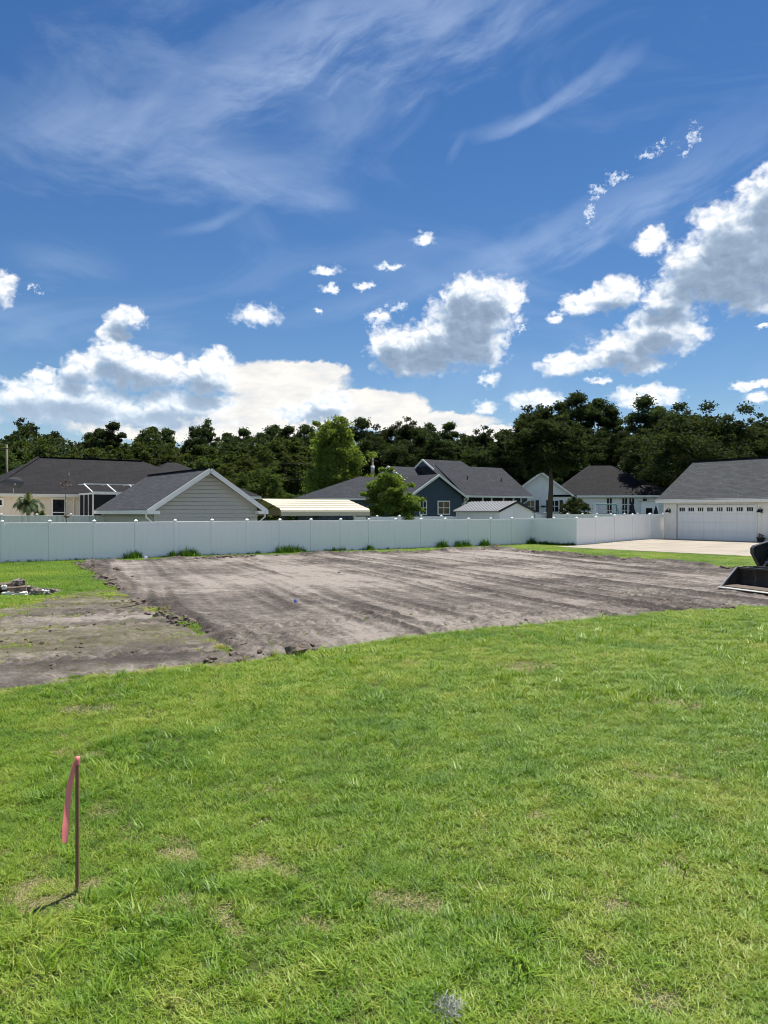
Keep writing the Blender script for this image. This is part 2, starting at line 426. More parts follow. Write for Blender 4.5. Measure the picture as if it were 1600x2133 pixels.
def leaf_mat(name, a, b, trans=.35, var=.25, rough=.75):
    m, N = new_mat(name)
    geo = N.n('ShaderNodeNewGeometry'); oi = N.n('ShaderNodeObjectInfo')
    c = N.mix(geo.outputs['Random Per Island'], a, b)
    tc = N.n('ShaderNodeTexCoord').outputs['Object']
    nz = N.noise(tc, .45, 3, .5).outputs['Fac']
    c = N.mix(N.smooth(nz, .4, .65, 0, .55), c, tuple(x*.6 for x in a))
    hs = N.n('ShaderNodeHueSaturation'); N.put(hs.inputs['Color'], c)
    N.put(hs.inputs['Value'], N.math('MULTIPLY_ADD', oi.outputs['Random'], var*2, 1-var))
    N.put(hs.inputs['Hue'], N.math('MULTIPLY_ADD', oi.outputs['Random'], .03, .485))
    p = principled(N, hs.outputs[0], rough, .08)
    t = N.n('ShaderNodeBsdfTranslucent'); N.put(t.inputs[0], N.mix(1.0, hs.outputs[0], (1.5, 1.35, .6), 'MULTIPLY'))
    mx = N.n('ShaderNodeMixShader'); mx.inputs[0].default_value = trans
    N.t.links.new(p, mx.inputs[1]); N.t.links.new(t.outputs[0], mx.inputs[2])
    finish(N, mx.outputs[0]); return m

M = {}
M['vinyl'] = plain('white_vinyl', (.89, .90, .895), .38, .4, .03, .8, 0, ((.55, .58, .52), .12))
M['vinyl_old'] = plain('weathered_vinyl', (.66, .70, .64), .5, .3, .08, .8, 0, ((.22, .25, .17), .6))
M['vinyl_grey'] = plain('grey_vinyl', (.42, .47, .47), .5, .3, .06, .8, 0, ((.25, .28, .24), .3))
M['trim'] = plain('white_trim', (.78, .78, .75), .45, .35, .05, 1.0, 0, ((.5, .48, .42), .25))
M['cream_trim'] = plain('cream_trim', (.74, .71, .62), .45, .35, .05, 1.0)
M['tan_wall'] = plain('tan_siding', (.72, .64, .525), .7, .2, .06, .6, 0, ((.34, .29, .22), .25))
M['grey_wall'] = plain('grey_siding', (.43, .425, .385), .7, .2, .04, .6, 0, ((.45, .43, .38), .2))
M['blue_wall'] = plain('blue_siding', (.055, .086, .118), .65, .25, .08, .6)
M['white_wall'] = plain('white_siding', (.80, .82, .82), .6, .25, .05, .6, 0, ((.45, .47, .45), .25))
M['garage_wall'] = plain('garage_siding', (.84, .82, .77), .6, .25, .04, .6, 0, ((.55, .53, .47), .2))
M['shingle_dark'] = shingle_mat('charcoal_shingles', (.009, .009, .0105), (.019, .0185, .021))
M['shingle_grey'] = shingle_mat('grey_shingles', (.028, .031, .035), (.062, .066, .072))
M['shingle_slate'] = shingle_mat('slate_shingles', (.018, .020, .026), (.038, .041, .050))
M['glass'] = plain('dark_glass', (.012, .014, .016), .06, .6, .1)
M['screen'] = plain('insect_screen', (.022, .024, .025), .8, .1, .15)
M['black'] = plain('black_paint', (.014, .015, .017), .42, .4, .2, 3)
M['dark'] = plain('dark_interior', (.012, .012, .012), .9, .1, .2)
M['carport'] = plain('cream_painted_steel', (.52, .465, .345), .38, .4, .05, 1.2, 0, ((.55, .48, .34), .25))
M['steel'] = plain('galvanised_steel', (.42, .43, .43), .45, .4, .12, 2, .6)
M['worn_steel'] = plain('scraped_steel', (.62, .62, .60), .35, .5, .25, 6, .7, ((.22, .2, .18), .5))
M['white_metal'] = plain('white_ribbed_metal', (.74, .75, .75), .4, .4, .05, 1.2, 0, ((.45, .44, .42), .3))
M['shed_roof'] = plain('ribbed_roof_metal', (.20, .20, .20), .42, .4, .08, 1.2, 0, ((.2, .19, .18), .4))
M['bark'] = plain('tree_bark', (.085, .068, .052), .9, .1, .35, 6)
M['pine_bark'] = plain('pine_bark', (.095, .062, .045), .9, .1, .35, 5)
M['concrete'] = None

def concrete_mat():
    m, N = new_mat('pale_concrete')
    g = N.n('ShaderNodeTexCoord').outputs['Object']
    n = N.noise(g, .5, 6, .62).outputs['Fac']; n2 = N.noise(g, 14, 4, .7).outputs['Fac']
    c = N.mix(N.smooth(n, .35, .7), (.29, .255, .205), (.235, .205, .165))
    c = N.mix(N.math('MULTIPLY', n2, .3), c, (.38, .34, .28))
    finish(N, principled(N, c, .85, .2, 0, n2, .25, .006)); return m
M['concrete'] = concrete_mat()

def lawn_mat():
    """thatch and soil seen between the blades"""
    m, N = new_mat('lawn_soil')
    g = N.n('ShaderNodeTexCoord').outputs['Object']
    n = N.noise(g, 9, 6, .7).outputs['Fac']; n2 = N.noise(g, .5, 4, .6).outputs['Fac']; n3 = N.noise(g, 55, 3, .7).outputs['Fac']
    c = N.mix(N.smooth(n, .35, .65), (.030, .045, .010), (.055, .085, .016))
    c = N.mix(N.smooth(n2, .45, .7, 0, .5), c, (.12, .115, .035))
    c = N.mix(N.smooth(n3, .5, .75, 0, .6), c, (.10, .085, .045))
    finish(N, principled(N, c, .9, .1, 0, N.math('ADD', n, N.math('MULTIPLY', n3, .5)), .7, .03)); return m
M['lawn'] = lawn_mat()

def dirt_mat():
    m, N = new_mat('graded_sandy_soil')
    g = N.n('ShaderNodeTexCoord').outputs['Object']
    wet = N.n('ShaderNodeAttribute', attribute_name='wet').outputs['Fac']
    gr = N.n('ShaderNodeAttribute', attribute_name='grassy').outputs['Fac']
    n = N.noise(g, 1.3, 7, .66).outputs['Fac']; n2 = N.noise(g, 16, 6, .74).outputs['Fac']; n3 = N.noise(g, 5.0, 5, .65).outputs['Fac']
    w = N.math('ADD', wet, N.math('ADD', N.math('MULTIPLY_ADD', n, .7, -.35), N.math('ADD', N.math('MULTIPLY_ADD', n3, 1.0, -.5), N.math('MULTIPLY_ADD', n2, 1.7, -.85))))
    c = N.ramp(w, [(0.0, (.255, .228, .203)), (.3, (.165, .145, .128)), (.65, (.098, .085, .076)), (1.0, (.060, .052, .047))])
    gg = N.smooth(N.math('ADD', gr, N.math('MULTIPLY_ADD', n3, 1.6, -.8)), .45, .95, 0, .45)
    c = N.mix(gg, c, N.mix(n2, (.075, .082, .028), (.17, .15, .085)))
    h = N.math('ADD', N.math('MULTIPLY', n3, .7), N.math('MULTIPLY', n2, .6))
    n5 = N.noise(g, 60, 3, .7).outputs['Fac']
    h = N.math('ADD', h, N.math('MULTIPLY', n5, .35))
    finish(N, principled(N, c, .95, .08, 0, h, 1.0, .05)); return m
M['dirt'] = dirt_mat()
M['clod'] = plain('damp_soil', (.13, .105, .088), .95, .05, .4, 4)

# ------------------------------------------------------------------ outlines on the ground (metres)
PAD = [(-13.24,33.64),(-11.4,35.6),(-9.6,36.6),(-5.94,39.3),(1.97,42.9),(6.0,46.6),(7.58,45.9),(11.13,37.09),(13.58,31.04),(17.5,27.0),(19.5,24.0),(17.0,21.5),(12.6,19.9),
       (9.25,18.5),(6.93,17.6),(4.61,16.4),(1.86,14.85),(0.0,13.47),(-1.82,12.11),(-2.31,11.53),(-2.45,12.24),(-3.84,15.35),(-6.71,20.26),(-9.55,26.11)]
WORN = [(-14.5,13.5),(-11.5,15.6),(-8.8,17.6),(-8.73,18.88),(-8.73,20.84),(-7.78,21.85),(-6.71,20.26),(-3.84,15.35),(-2.45,12.24),(-2.31,11.53),(-3.44,11.01),
        (-4.22,10.38),(-4.88,9.76),(-6.6,8.6),(-9.5,8.2),(-14.5,9.2)]
SLAB_U0, SLAB_U1, SLAB_V0, SLAB_V1 = 31.2, 41.9, -26.0, -4.05

def sdist(poly, x, y):
    """signed distance to an outline, negative inside"""
    x = np.asarray(x, float); y = np.asarray(y, float)
    d = np.full(x.shape, 1e9); ins = np.zeros(x.shape, bool); n = len(poly)
    for i in range(n):
        ax, ay = poly[i]; bx, by = poly[(i+1) % n]; ex, ey = bx-ax, by-ay
        t = np.clip(((x-ax)*ex + (y-ay)*ey)/(ex*ex+ey*ey), 0, 1)
        d = np.minimum(d, np.hypot(x-ax-t*ex, y-ay-t*ey))
        c = ((ay > y) != (by > y)) & (x < ex*(y-ay)/(ey if abs(ey) > 1e-9 else 1e-9) + ax)
        ins ^= c
    return np.where(ins, -d, d)
def wob(x, y, s=1.0): return (fbm(np.asarray(x)*1.1, np.asarray(y)*1.1, 4, 9, .6)-.5)*1.1*s
def sd_pad(x, y): return sdist(PAD, x, y) + wob(x, y, .55)
def sd_worn(x, y): return sdist(WORN, x, y) + wob(x, y, 1.1)

# ------------------------------------------------------------------ ground sheet
def build_ground():
    def axis(parts):
        a = [np.arange(p, q, s) for (p, q, s) in parts]; return np.concatenate(a + [np.array([parts[-1][1]])])
    xs = axis([(-4000,-400,600),(-400,-60,20),(-60,60,.75),(60,400,20),(400,4000,600)])
    ys = axis([(-400,-40,40),(-40,-4,3),(-4,75,.75),(75,200,5),(200,600,40),(600,6000,600)])
    X, Y = np.meshgrid(xs, ys); Z = hgt(X, Y)
    V = np.stack([X.ravel(), Y.ravel(), Z.ravel()], 1); nx, ny = len(xs), len(ys)
    i, j = np.meshgrid(np.arange(nx-1), np.arange(ny-1)); k = (j*nx+i).ravel()
    F = np.stack([k, k+1, k+nx+1, k+nx], 1)
    tag(np_mesh('ground', V, F, M['lawn'], smooth=True), kind='structure')
build_ground()

def build_dirt():
    st = .056
    xs = np.arange(-14.5, 19.6, st); ys = np.arange(8.0, 49.0, st)
    X, Y = np.meshgrid(xs, ys)
    sp = sd_pad(X, Y); sw = sd_worn(X, Y)
    tx, ty = .37, -.929                                   # the way the machine drove back and forth
    c = X*.929 + Y*.37; a = X*tx + Y*ty
    cw = c + (fbm(a*.10, c*.08, 2, 21)-.5)*.9
    inside = sstep(.15, -.15, sp); worn = sstep(.4, -.4, sw)*(1-inside)
    z = np.zeros_like(X)
    # long grading streaks and track ruts
    streak = fbm(cw*2.2, a*.07, 5, 31, .66)
    z += (streak-.5)*.035
    patch = fbm(X*.55+3, Y*.55, 4, 33, .55)-.5
    wet = (streak-.5)*1.2 + .29 + patch*.75 + (fbm(X*2.2, Y*2.2, 3, 35, .6)-.5)*.5 + (fbm(X*.22, Y*.22, 4, 41)-.5)*1.1
    rs = np.random.RandomState(3)
    lipn = .2+1.5*fbm(X*4, Y*4, 2, 61); wetn = .4+fbm(X*1.5, Y*1.5, 2, 63); ag = np.linspace(-50, 12, 400)
    cleat = np.sin(a*2*np.pi/.25)
    for c0 in np.arange(-1.5, 27, 1.02):
        cc = c0 + rs.uniform(-.35, .35); ww = rs.uniform(.16, .26)
        gate = np.interp(a, ag, sstep(.36, .54, fbm(ag*.11+cc*7.7, ag*0+cc, 2, 51)))
        d = np.abs(cw-cc)
        rut = sstep(ww, ww*.5, d)*gate; lip = sstep(.16, .0, np.abs(d-ww-.05))*gate
        z += -.024*rut + .034*lip*lipn
        z += rut*.024*cleat
        wet += .40*lip*wetn + .06*rut
    # cross tracks along the near edge
    P0 = np.array([-3.6, 12.0]); Dv = np.array([.862, .507])
    al = (X-P0[0])*Dv[0] + (Y-P0[1])*Dv[1]; cr = -(X-P0[0])*Dv[1] + (Y-P0[1])*Dv[0]
    cr = cr + (fbm(al*.1, al*0, 2, 71)-.5)*1.0
    for c0 in (.45, 1.05, 2.1, -.25):
        band = sstep(.30, .22, np.abs(cr-c0))*sstep(20, 14, al)*(.35+.65*sstep(.3, .5, fbm(al*.4, al*0+c0, 2, 72)))
        z += band*(.046*np.sin(al*2*np.pi/.24 + 2.2*np.abs(cr-c0)*8) - .012); wet += band*(-.12)
    # lumps everywhere, heaped soil along the far and left edges
    lump = fbm(X*2.6, Y*2.6, 4, 81, .6)-.5
    z += lump*.05
    far = sstep(24, 33, Y) + .55*sstep(.0, -2.0, X+.2*(Y-12))*sstep(26, 20, Y)
    berm = sstep(.8, .15, np.abs(sp+.30))*far*inside*(.25+.75*sstep(.4, .6, fbm(X*.5, Y*.5, 3, 83)))
    z += berm*(.10 + .22*np.clip(lump+.18, 0, 1)); wet += berm*.55 - .1*sstep(-1.2, -3, sp)
    left_edge = sstep(.55, .1, np.abs(sp+.2))*sstep(-1.0, -2.4, X)*sstep(30, 24, Y); wet += .04*left_edge; z += left_edge*.03*np.clip(lump*3+.5, 0, 1)
    # the worn corner: tyre-churned sandy turf
    wz = (fbm(X*1.1+Y*.2, Y*2.0, 4, 91)-.5)*.08 + (fbm(X*5, Y*5, 3, 97)-.5)*.08
    al2 = X*.93 + Y*.36; cr2 = -X*.36 + Y*.93 + (fbm(al2*.15, al2*0, 2, 95)-.5)*1.5
    wwet = .52 + (fbm(al2*.25, cr2*1.0, 4, 92)-.5)*1.5 + (fbm(X*3, Y*3, 3, 98)-.5)*.7
    for c0 in (12.6, 14.3, 15.9, 17.8, 19.6):
        band = sstep(.28, .2, np.abs(cr2-c0))
        wz += band*(.045*np.sin(al2*2*np.pi/.26+3*np.abs(cr2-c0)*6)-.015); wwet -= band*.12
    z = z*(1-worn) + wz*worn; wet = wet*(1-worn) + wwet*worn
    gr = worn*(.48 + 1.3*(fbm(al2*.30, cr2*.75, 4, 93)-.38)) ; gr = np.clip(gr, 0, 1)
    sd = np.minimum(sp, sw)
    z = z + .035 - sstep(-.15, .35, sd)*.22
    Z = hgt(X, Y) + z
    V = np.stack([X.ravel(), Y.ravel(), Z.ravel()], 1); nx, ny = X.shape[1], X.shape[0]
    i, j = np.meshgrid(np.arange(nx-1), np.arange(ny-1)); k = (j*nx+i).ravel()
    F = np.stack([k, k+1, k+nx+1, k+nx], 1)
    keep = (sd.ravel()[F] < .5).any(1); F = F[keep]
    used = np.unique(F); re = np.full(len(V), -1); re[used] = np.arange(len(used)); F = re[F]; V = V[used]
    o = np_mesh('dirt_pad', V, F, M['dirt'], smooth=True)
    add_attr(o, 'wet', np.clip(wet, 0, 1).ravel()[used]); add_attr(o, 'grassy', gr.ravel()[used])
    tag(o, kind='structure')
    return o
dirt_obj = build_dirt()

# ------------------------------------------------------------------ building pieces
def roof_gable_y(mb, x0, x1, y0, y1, ze, zr, th=.14):
    """ridge runs along y"""
    xm = (x0+x1)/2
    mb.slab([(x0,y0,ze),(xm,y0,zr),(x1,y0,ze),(x0,y1,ze),(xm,y1,zr),(x1,y1,ze)], [(0,1,4,3),(1,2,5,4)], th)
def roof_gable_x(mb, x0, x1, y0, y1, ze, zr, th=.14):
    ym = (y0+y1)/2
    mb.slab([(x0,y0,ze),(x1,y0,ze),(x0,ym,zr),(x1,ym,zr),(x0,y1,ze),(x1,y1,ze)], [(0,1,3,2),(2,3,5,4)], th)
def roof_hip_x(mb, x0, x1, y0, y1, ze, zr, ha, hb, th=.14):
    """ridge along x; ha, hb = how far the ridge stops short of each end"""
    ym = (y0+y1)/2
    mb.slab([(x0,y0,ze),(x1,y0,ze),(x1,y1,ze),(x0,y1,ze),(x0+ha,ym,zr),(x1-hb,ym,zr)],
            [(0,1,5,4),(2,3,4,5),(3,0,4),(1,2,5)], th)
def laps(mb, x0, x1, z0, z1, y, step=.19, clip=None, out=.022):
    """overlapping horizontal boards on a wall that faces -y; clip(z) -> (xl, xr)"""
    z = z0
    while z < z1-.02:
        t = min(z+step, z1)
        a, b = (x0, x1) if clip is None else clip(z); c, d = (x0, x1) if clip is None else clip(t)
        if b-a > .05:
            if d-c < .02: c = d = (c+d)/2
            mb.solid([(a,y-out,z),(b,y-out,z),(d,y-.004,t),(c,y-.004,t),(a,y,z),(b,y,z)], [(0,1,2,3),(0,4,5,1)])
        z = t
def window(par, x, z, w, h, y, mt, cols=1, rows=2, tw=.09, name='window'):
    """window in a wall facing -y: frame ring, sash bars, pane"""
    f = MB()
    f.box(x-tw, x, y-.06, y+.02, z-tw, z+h+tw); f.box(x+w, x+w+tw, y-.06, y+.02, z-tw, z+h+tw)
    f.box(x, x+w, y-.058, y+.02, z+h, z+h+tw-.001); f.box(x, x+w, y-.062, y+.02, z-tw+.001, z)
    fo = f.build(name, mt, par)
    b = MB()
    for k in range(1, cols): b.box(x+w*k/cols-.03, x+w*k/cols+.03, y-.045, y, z+.001, z+h-.001)
    for k in range(1, rows): b.box(x+.001, x+w-.001, y-.048, y, z+h*k/rows-.03, z+h*k/rows+.03)
    if b.v: b.build('sash', mt, fo)
    MB().box(x, x+w, y-.03, y-.012, z, z+h).build('pane', M['glass'], fo)
    return fo

# ------------------------------------------------------------------ vinyl privacy fences
def fence(name, label, p0, dirv, n, sp, h, mat, cat='fence', group=None, last_post=True, first_post=True, heights=None, cap=True):
    ang = math.atan2(dirv[1], dirv[0])
    e = thing(name, (p0[0], p0[1], H(*p0)), ang, label, cat, group)
    post = panel = top = bot = None
    zb = H(*p0)
    for i in range(n+1):
        wx, wy = p0[0]+dirv[0]*sp*i, p0[1]+dirv[1]*sp*i
        z = H(wx, wy)-zb
        if (i > 0 or first_post) and (i < n or last_post):
            if post is None:
                post = MB().box(-.064, .064, -.064, .064, -.15, h+.03).build('post', mat, e, bevel=.006)
                c = MB(); c.box(-.078, .078, -.078, .078, h+.03, h+.055)
                c.solid([(-.068,-.068,h+.055),(.068,-.068,h+.055),(.068,.068,h+.055),(-.068,.068,h+.055),(0,0,h+.11)], [(0,1,4),(1,2,4),(2,3,4),(3,0,4)])
                if cap: c.build('cap', mat, post)
                post.location = (i*sp, 0, z)
            else:
                p = copy_tree(post, e); p.location = (i*sp, 0, z)
        if i < n:
            z2 = H(p0[0]+dirv[0]*sp*(i+1), p0[1]+dirv[1]*sp*(i+1))-zb
            if panel is None:
                L = sp
                pm = MB(); nb = 12; w = (L-.13)/nb
                for k in range(nb):          # tongue-and-groove boards with a narrow vee between them
                    xa = .065+k*w
                    pm.prism([(xa+.004,-.016),(xa+w-.004,-.016),(xa+w,-.0125),(xa+w,.0125),(xa+w-.004,.016),(xa+.004,.016),(xa,.0125),(xa,-.0125)], 'z', .19, h-.15)
                panel = pm.build('panel', mat, e)
                top = MB().box(.065, L-.065, -.030, .030, h-.16, h-.02).build('top_rail', mat, e, bevel=.004)
                bot = MB().box(.065, L-.065, -.032, .032, .05, .20).build('bottom_rail', mat, e, bevel=.004)
                objs = (panel, top, bot)
            else:
                objs = []
                for q in (panel, top, bot):
                    c = q.copy(); COL.objects.link(c); c.parent = e; objs.append(c)
            for q in objs:
                q.location = (i*sp, 0, (z+z2)/2)
    return e
mdir = (CT, ST); ndir = (-ST, CT); gdir = (ST, -CT)
fence('privacy_fence', 'long white vinyl privacy fence running along the back of the dirt pad', lot(-1.95*3+.1, 0), mdir, 20, 1.95, 1.80, M['vinyl'])
c1 = lot(.1+1.95*17, 0)
fence('fence_return', 'short white vinyl fence return with weeds at its foot, next to the grass verge', c1, gdir, 2, 1.95, 1.80, M['vinyl'], first_post=False)
c2 = (c1[0]+gdir[0]*3.9, c1[1]+gdir[1]*3.9)
fence('side_fence', 'white vinyl fence along the edge of the concrete driveway up to the garage', c2, mdir, 5, 1.93, 1.80, M['vinyl'], first_post=False)
cB = (-17.0, 46.5)
fence('weathered_fence', 'weathered greenish vinyl fence in front of the tan house', (cB[0]-CT*1.86*6, cB[1]-ST*1.86*6), mdir, 6, 1.86, 1.80, M['vinyl_old'])
fence('rear_fence', 'white vinyl fence in front of the dark blue house, behind the leafy small tree', lot(22.5, 6.0), mdir, 9, 1.9, 1.80, M['vinyl'])
fence('yard_fence', 'white vinyl fence behind the tall oak trunk, below the swing set', lot(40.5, 6.5), mdir, 9, 1.9, 1.78, M['vinyl'])
fence('grey_yard_fence', 'grey vinyl fence below the shuttered windows of the white house', lot(42.5, 13.5), mdir, 10, 2.2, 1.8, M['vinyl_grey'])

# ------------------------------------------------------------------ grey outbuilding with its gable end above the fence
def grey_outbuilding():
    o = (-11.75, 39.2); zb = H(*o); W, L = 5.8, 9.1
    e = thing('outbuilding', (*o, zb), ROT, 'grey lap sided outbuilding with a wide gable end rising above the white fence', 'building')
    ze, zr = 2.50, 4.42
    body = MB(); xm = W/2
    body.prism([(0,-.2),(W,-.2),(W,ze),(xm,zr-.06),(0,ze)], 'y', .03, L)
    body.build('wall', M['grey_wall'], e)
    def clip(z):
        if z <= ze: return (0, W)
        t = (z-ze)/(zr-.06-ze); return (xm*t, W-xm*t)
    z = 0.0
    while z < zr-.25:
        t = z+.215; a, b = clip(z); c, d = clip(t)
        MB().solid([(a,-.026,z),(b,-.026,z),(d,-.012,t-.02),(c,-.012,t-.02),(a,.034,z),(b,.034,z),(d,.034,t-.02),(c,.034,t-.02)],
                   [(0,1,2,3),(0,4,5,1),(1,5,6,2),(2,6,7,3),(3,7,4,0)]).build('siding_board', M['grey_wall'], e)
        z = t
    z = 0.0
    while z < ze-.05:      # boards on the side wall
        MB().solid([(-.026,.03,z),(-.026,L,z),(-.004,L,z+.19),(-.004,.03,z+.19),(0,.03,z),(0,L,z)], [(0,3,2,1),(0,1,5,4)]).build('siding_board', M['grey_wall'], e)
        z += .19
    r = MB(); oh = .42; k = (zr-ze)/(W/2)
    roof_gable_y(r, -oh, W+oh, -.38, L+.35, ze-oh*k+.14, zr+.14)
    ro = r.build('roof', M['shingle_grey'], e)
    rc = MB(); rc.beam((xm,-.38,zr+.15),(xm,L+.35,zr+.15), .26, .05); rc.build('ridge_cap', M['shingle_dark'], ro)
    for s in (0, 1):
        x0 = -oh if s == 0 else W+oh
        b = MB(); b.beam((x0,-.40,ze-oh*k+.02),(xm,-.40,zr+.02), .05, .24, up=(0,0,1)); b.build('rake_board', M['trim'], e)
        f = MB(); f.box(min(x0, x0+(.05 if s else -.05)), max(x0, x0+(.05 if s else -.05)), -.38, L+.35, ze-oh*k-.10, ze-oh*k+.10); f.build('gutter', M['trim'], e)
        q = MB(); q.box(x0-.05 if s == 0 else x0-.55, x0+.60 if s == 0 else x0+.05, -.43, -.02, ze-oh*k-.10, ze-oh*k+.08); q.build('eave_return', M['trim'], e)
        xr = 0 if s == 0 else W
        sg = -1 if s == 0 else 1
        d = MB(); d.tube([(x0+sg*.0, -.10, ze-oh*k-.10),(x0, -.10, ze-oh*k-.25),(xr+sg*.06, -.05, ze-oh*k-.55),(xr+sg*.06,-.05,-.1)], .045, 8)
        d.build('downspout', M['trim'], e)
    s = MB(); s.poly([(-oh,-.37,ze-oh*k),(xm,-.37,zr-.0),(xm,.02,zr-.0),(-oh,.02,ze-oh*k)]); s.poly([(W+oh,-.37,ze-oh*k),(xm,-.37,zr-.001),(xm,.02,zr-.001),(W+oh,.02,ze-oh*k)]); s.build('soffit', M['trim'], e)
grey_outbuilding()

# ------------------------------------------------------------------ tan house, long charcoal hip roof
M['bounce_slab'] = plain('pale_bounce_slab', (.55, .50, .42), .85, .2, .08, 2)
def tan_house():
    o = (-25.5, 48.8); zb = H(*o); e = thing('tan_house', (*o, zb), ROT, 'tan house with long charcoal hip roof and a roof dish', 'house')
    ze = 3.42-zb; zr = 6.28-zb; L = 19.2; Dp = 12.0
    w = MB(); w.box(.45, L-.45, .5, Dp-.5, -.4, ze-.1); wo = w.build('wall', M['tan_wall'], e)
    lp = MB(); laps(lp, .45, L-.45, -.2, ze-.1, .5); lp.build('siding', M['tan_wall'], e)
    r = MB(); roof_hip_x(r, 0, L-1.5, 0, Dp, ze+.05, zr, 4.5, 5.6); ro = r.build('roof', M['shingle_dark'], e)
    c = MB(); c.beam((4.5,Dp/2,zr+.02),(L-7.1,Dp/2,zr+.02),.3,.06); c.beam((0,0,ze+.06),(4.5,Dp/2,zr+.02),.26,.05); c.build('ridge_cap', M['shingle_dark'], ro)
    r2 = MB(); roof_hip_x(r2, L-9.6, L, -.6, Dp+1, ze+.07, zr-.02, 4.6, 4.2); r2.build('roof_wing', M['shingle_dark'], e)
    f = MB(); f.box(0, L-9.6, -.03, .0, ze-.16, ze+.04); f.box(L-9.6, L, -.66, -.61, ze-.16, ze+.05); f.box(-.03, 0, 0, Dp, ze-.16, ze+.04); f.box(L, L+.03, -.6, Dp+1, ze-.16, ze+.05); f.build('fascia', M['cream_trim'], e)
    s = MB(); s.box(0, L-1.5, .001, .6, ze-.14, ze-.10); s.build('soffit', M['cream_trim'], e)
    window(e, 4.28, .9, .74, 1.75, .47, M['trim'], 1, 2, .13)
    window(e, .62, 2.25, .55, .34, .47, M['trim'], 1, 1, .11)
    d = MB(); d.tube([(5.6,.05,ze-.15),(5.6,.3,ze-.35),(5.6,.42,ze-.5),(5.6,.42,-.1)], .05, 8); d.build('downspout', M['cream_trim'], e)
    v = MB(); v.tube([(5.9,3.0,4.2-zb),(5.9,3.0,5.05-zb)], .05, 8); v.build('vent_pipe', M['steel'], e)
    pt = MB(); pt.slab([(-4,-7.5,.10),(6.2,-7.5,.10),(6.2,.46,.10),(-4,.46,.10)], [(0,1,2,3)], .3); po = pt.build('patio', M['bounce_slab'], None)  # unseen pale slab, added to bounce sunlight onto the shaded tan wall
    po.location = e.location; po.rotation_euler = e.rotation_euler; po['kind'] = 'structure'
    # satellite dish bolted to the roof edge
    ds = thing('satellite_dish', (-23.6, 48.9, 3.5), ROT, 'dark grey oval satellite dish on a short mast at the eave of the tan house', 'dish')
    MB().tube([(0,0,-.1),(0,0,.25),(0,-.12,.42)], .03, 8).build('mast', M['steel'], ds)
    dm = MB(); rings = []
    n = 20
    for k in range(4):
        rr = k/3
        rings.append([(math.cos(2*math.pi*i/n)*.62*rr, -.15+.10*rr*rr-.10, .62+math.sin(2*math.pi*i/n)*.36*rr) for i in range(n)])
    dm.poly(rings[1])
    for k in (1, 2):
        for i in range(n): dm.poly([rings[k][i], rings[k][(i+1) % n], rings[k+1][(i+1) % n], rings[k+1][i]])
    dm.build('reflector', plain('dish_grey', (.08,.08,.085), .6), ds, smooth=True)
    a = MB(); a.tube([(0,-.16,.42),(0,-.55,.50)], .015, 6); a.box(-.05,.05,-.62,-.53,.47,.56); a.build('feed_arm', M['steel'], ds)
    # screened pool cage built against the house
    p = (-20.7, 52.2); zc = H(*p)
    g = thing('pool_cage', (*p, zc), ROT, 'white framed screen enclosure with dark mesh between tan house and grey outbuilding', 'screen enclosure')
    h = 3.40-zc; Wd = 7.5; Dd = 3.4
    fr = MB()
    for x in np.arange(0, Wd+.1, 1.5): fr.box(x-.035, x+.035, -Dd-.035, -Dd+.035, 0, h)
    for y in np.arange(-Dd+1.1, 0, 1.1): fr.box(-.03, .03, y-.03, y+.03, 0, h)
    fr.box(-.04, Wd+.04, -Dd-.04, -Dd+.04, h, h+.18); fr.box(-.045, .045, -Dd, 0, h+.002, h+.12); fr.box(-.04,.04,-Dd,0,1.0,1.07); fr.box(-.04,Wd,-Dd-.034,-Dd+.034,1.0,1.07)
    fr.build('frame', M['trim'], g)
    rf = MB()
    for x in np.arange(0, Wd+.1, 1.5):
        rf.beam((x,-Dd,h+.12),(x+.0,-Dd*.35,h+.72), .06, .06); rf.beam((x,-Dd*.35,h+.72),(x,.2,h+.72), .06, .06)
    rf.beam((0,-Dd*.35,h+.74),(Wd,-Dd*.35,h+.74), .07, .07); rf.build('roof_frame', M['trim'], g)
    sc = MB(); sc.box(.04, Wd, -Dd+.012, -Dd+.016, 0, h); sc.box(.012, .016, -Dd+.04, 0, 0, h)
    sc.build('mesh_screen', M['screen'], g)
tan_house()

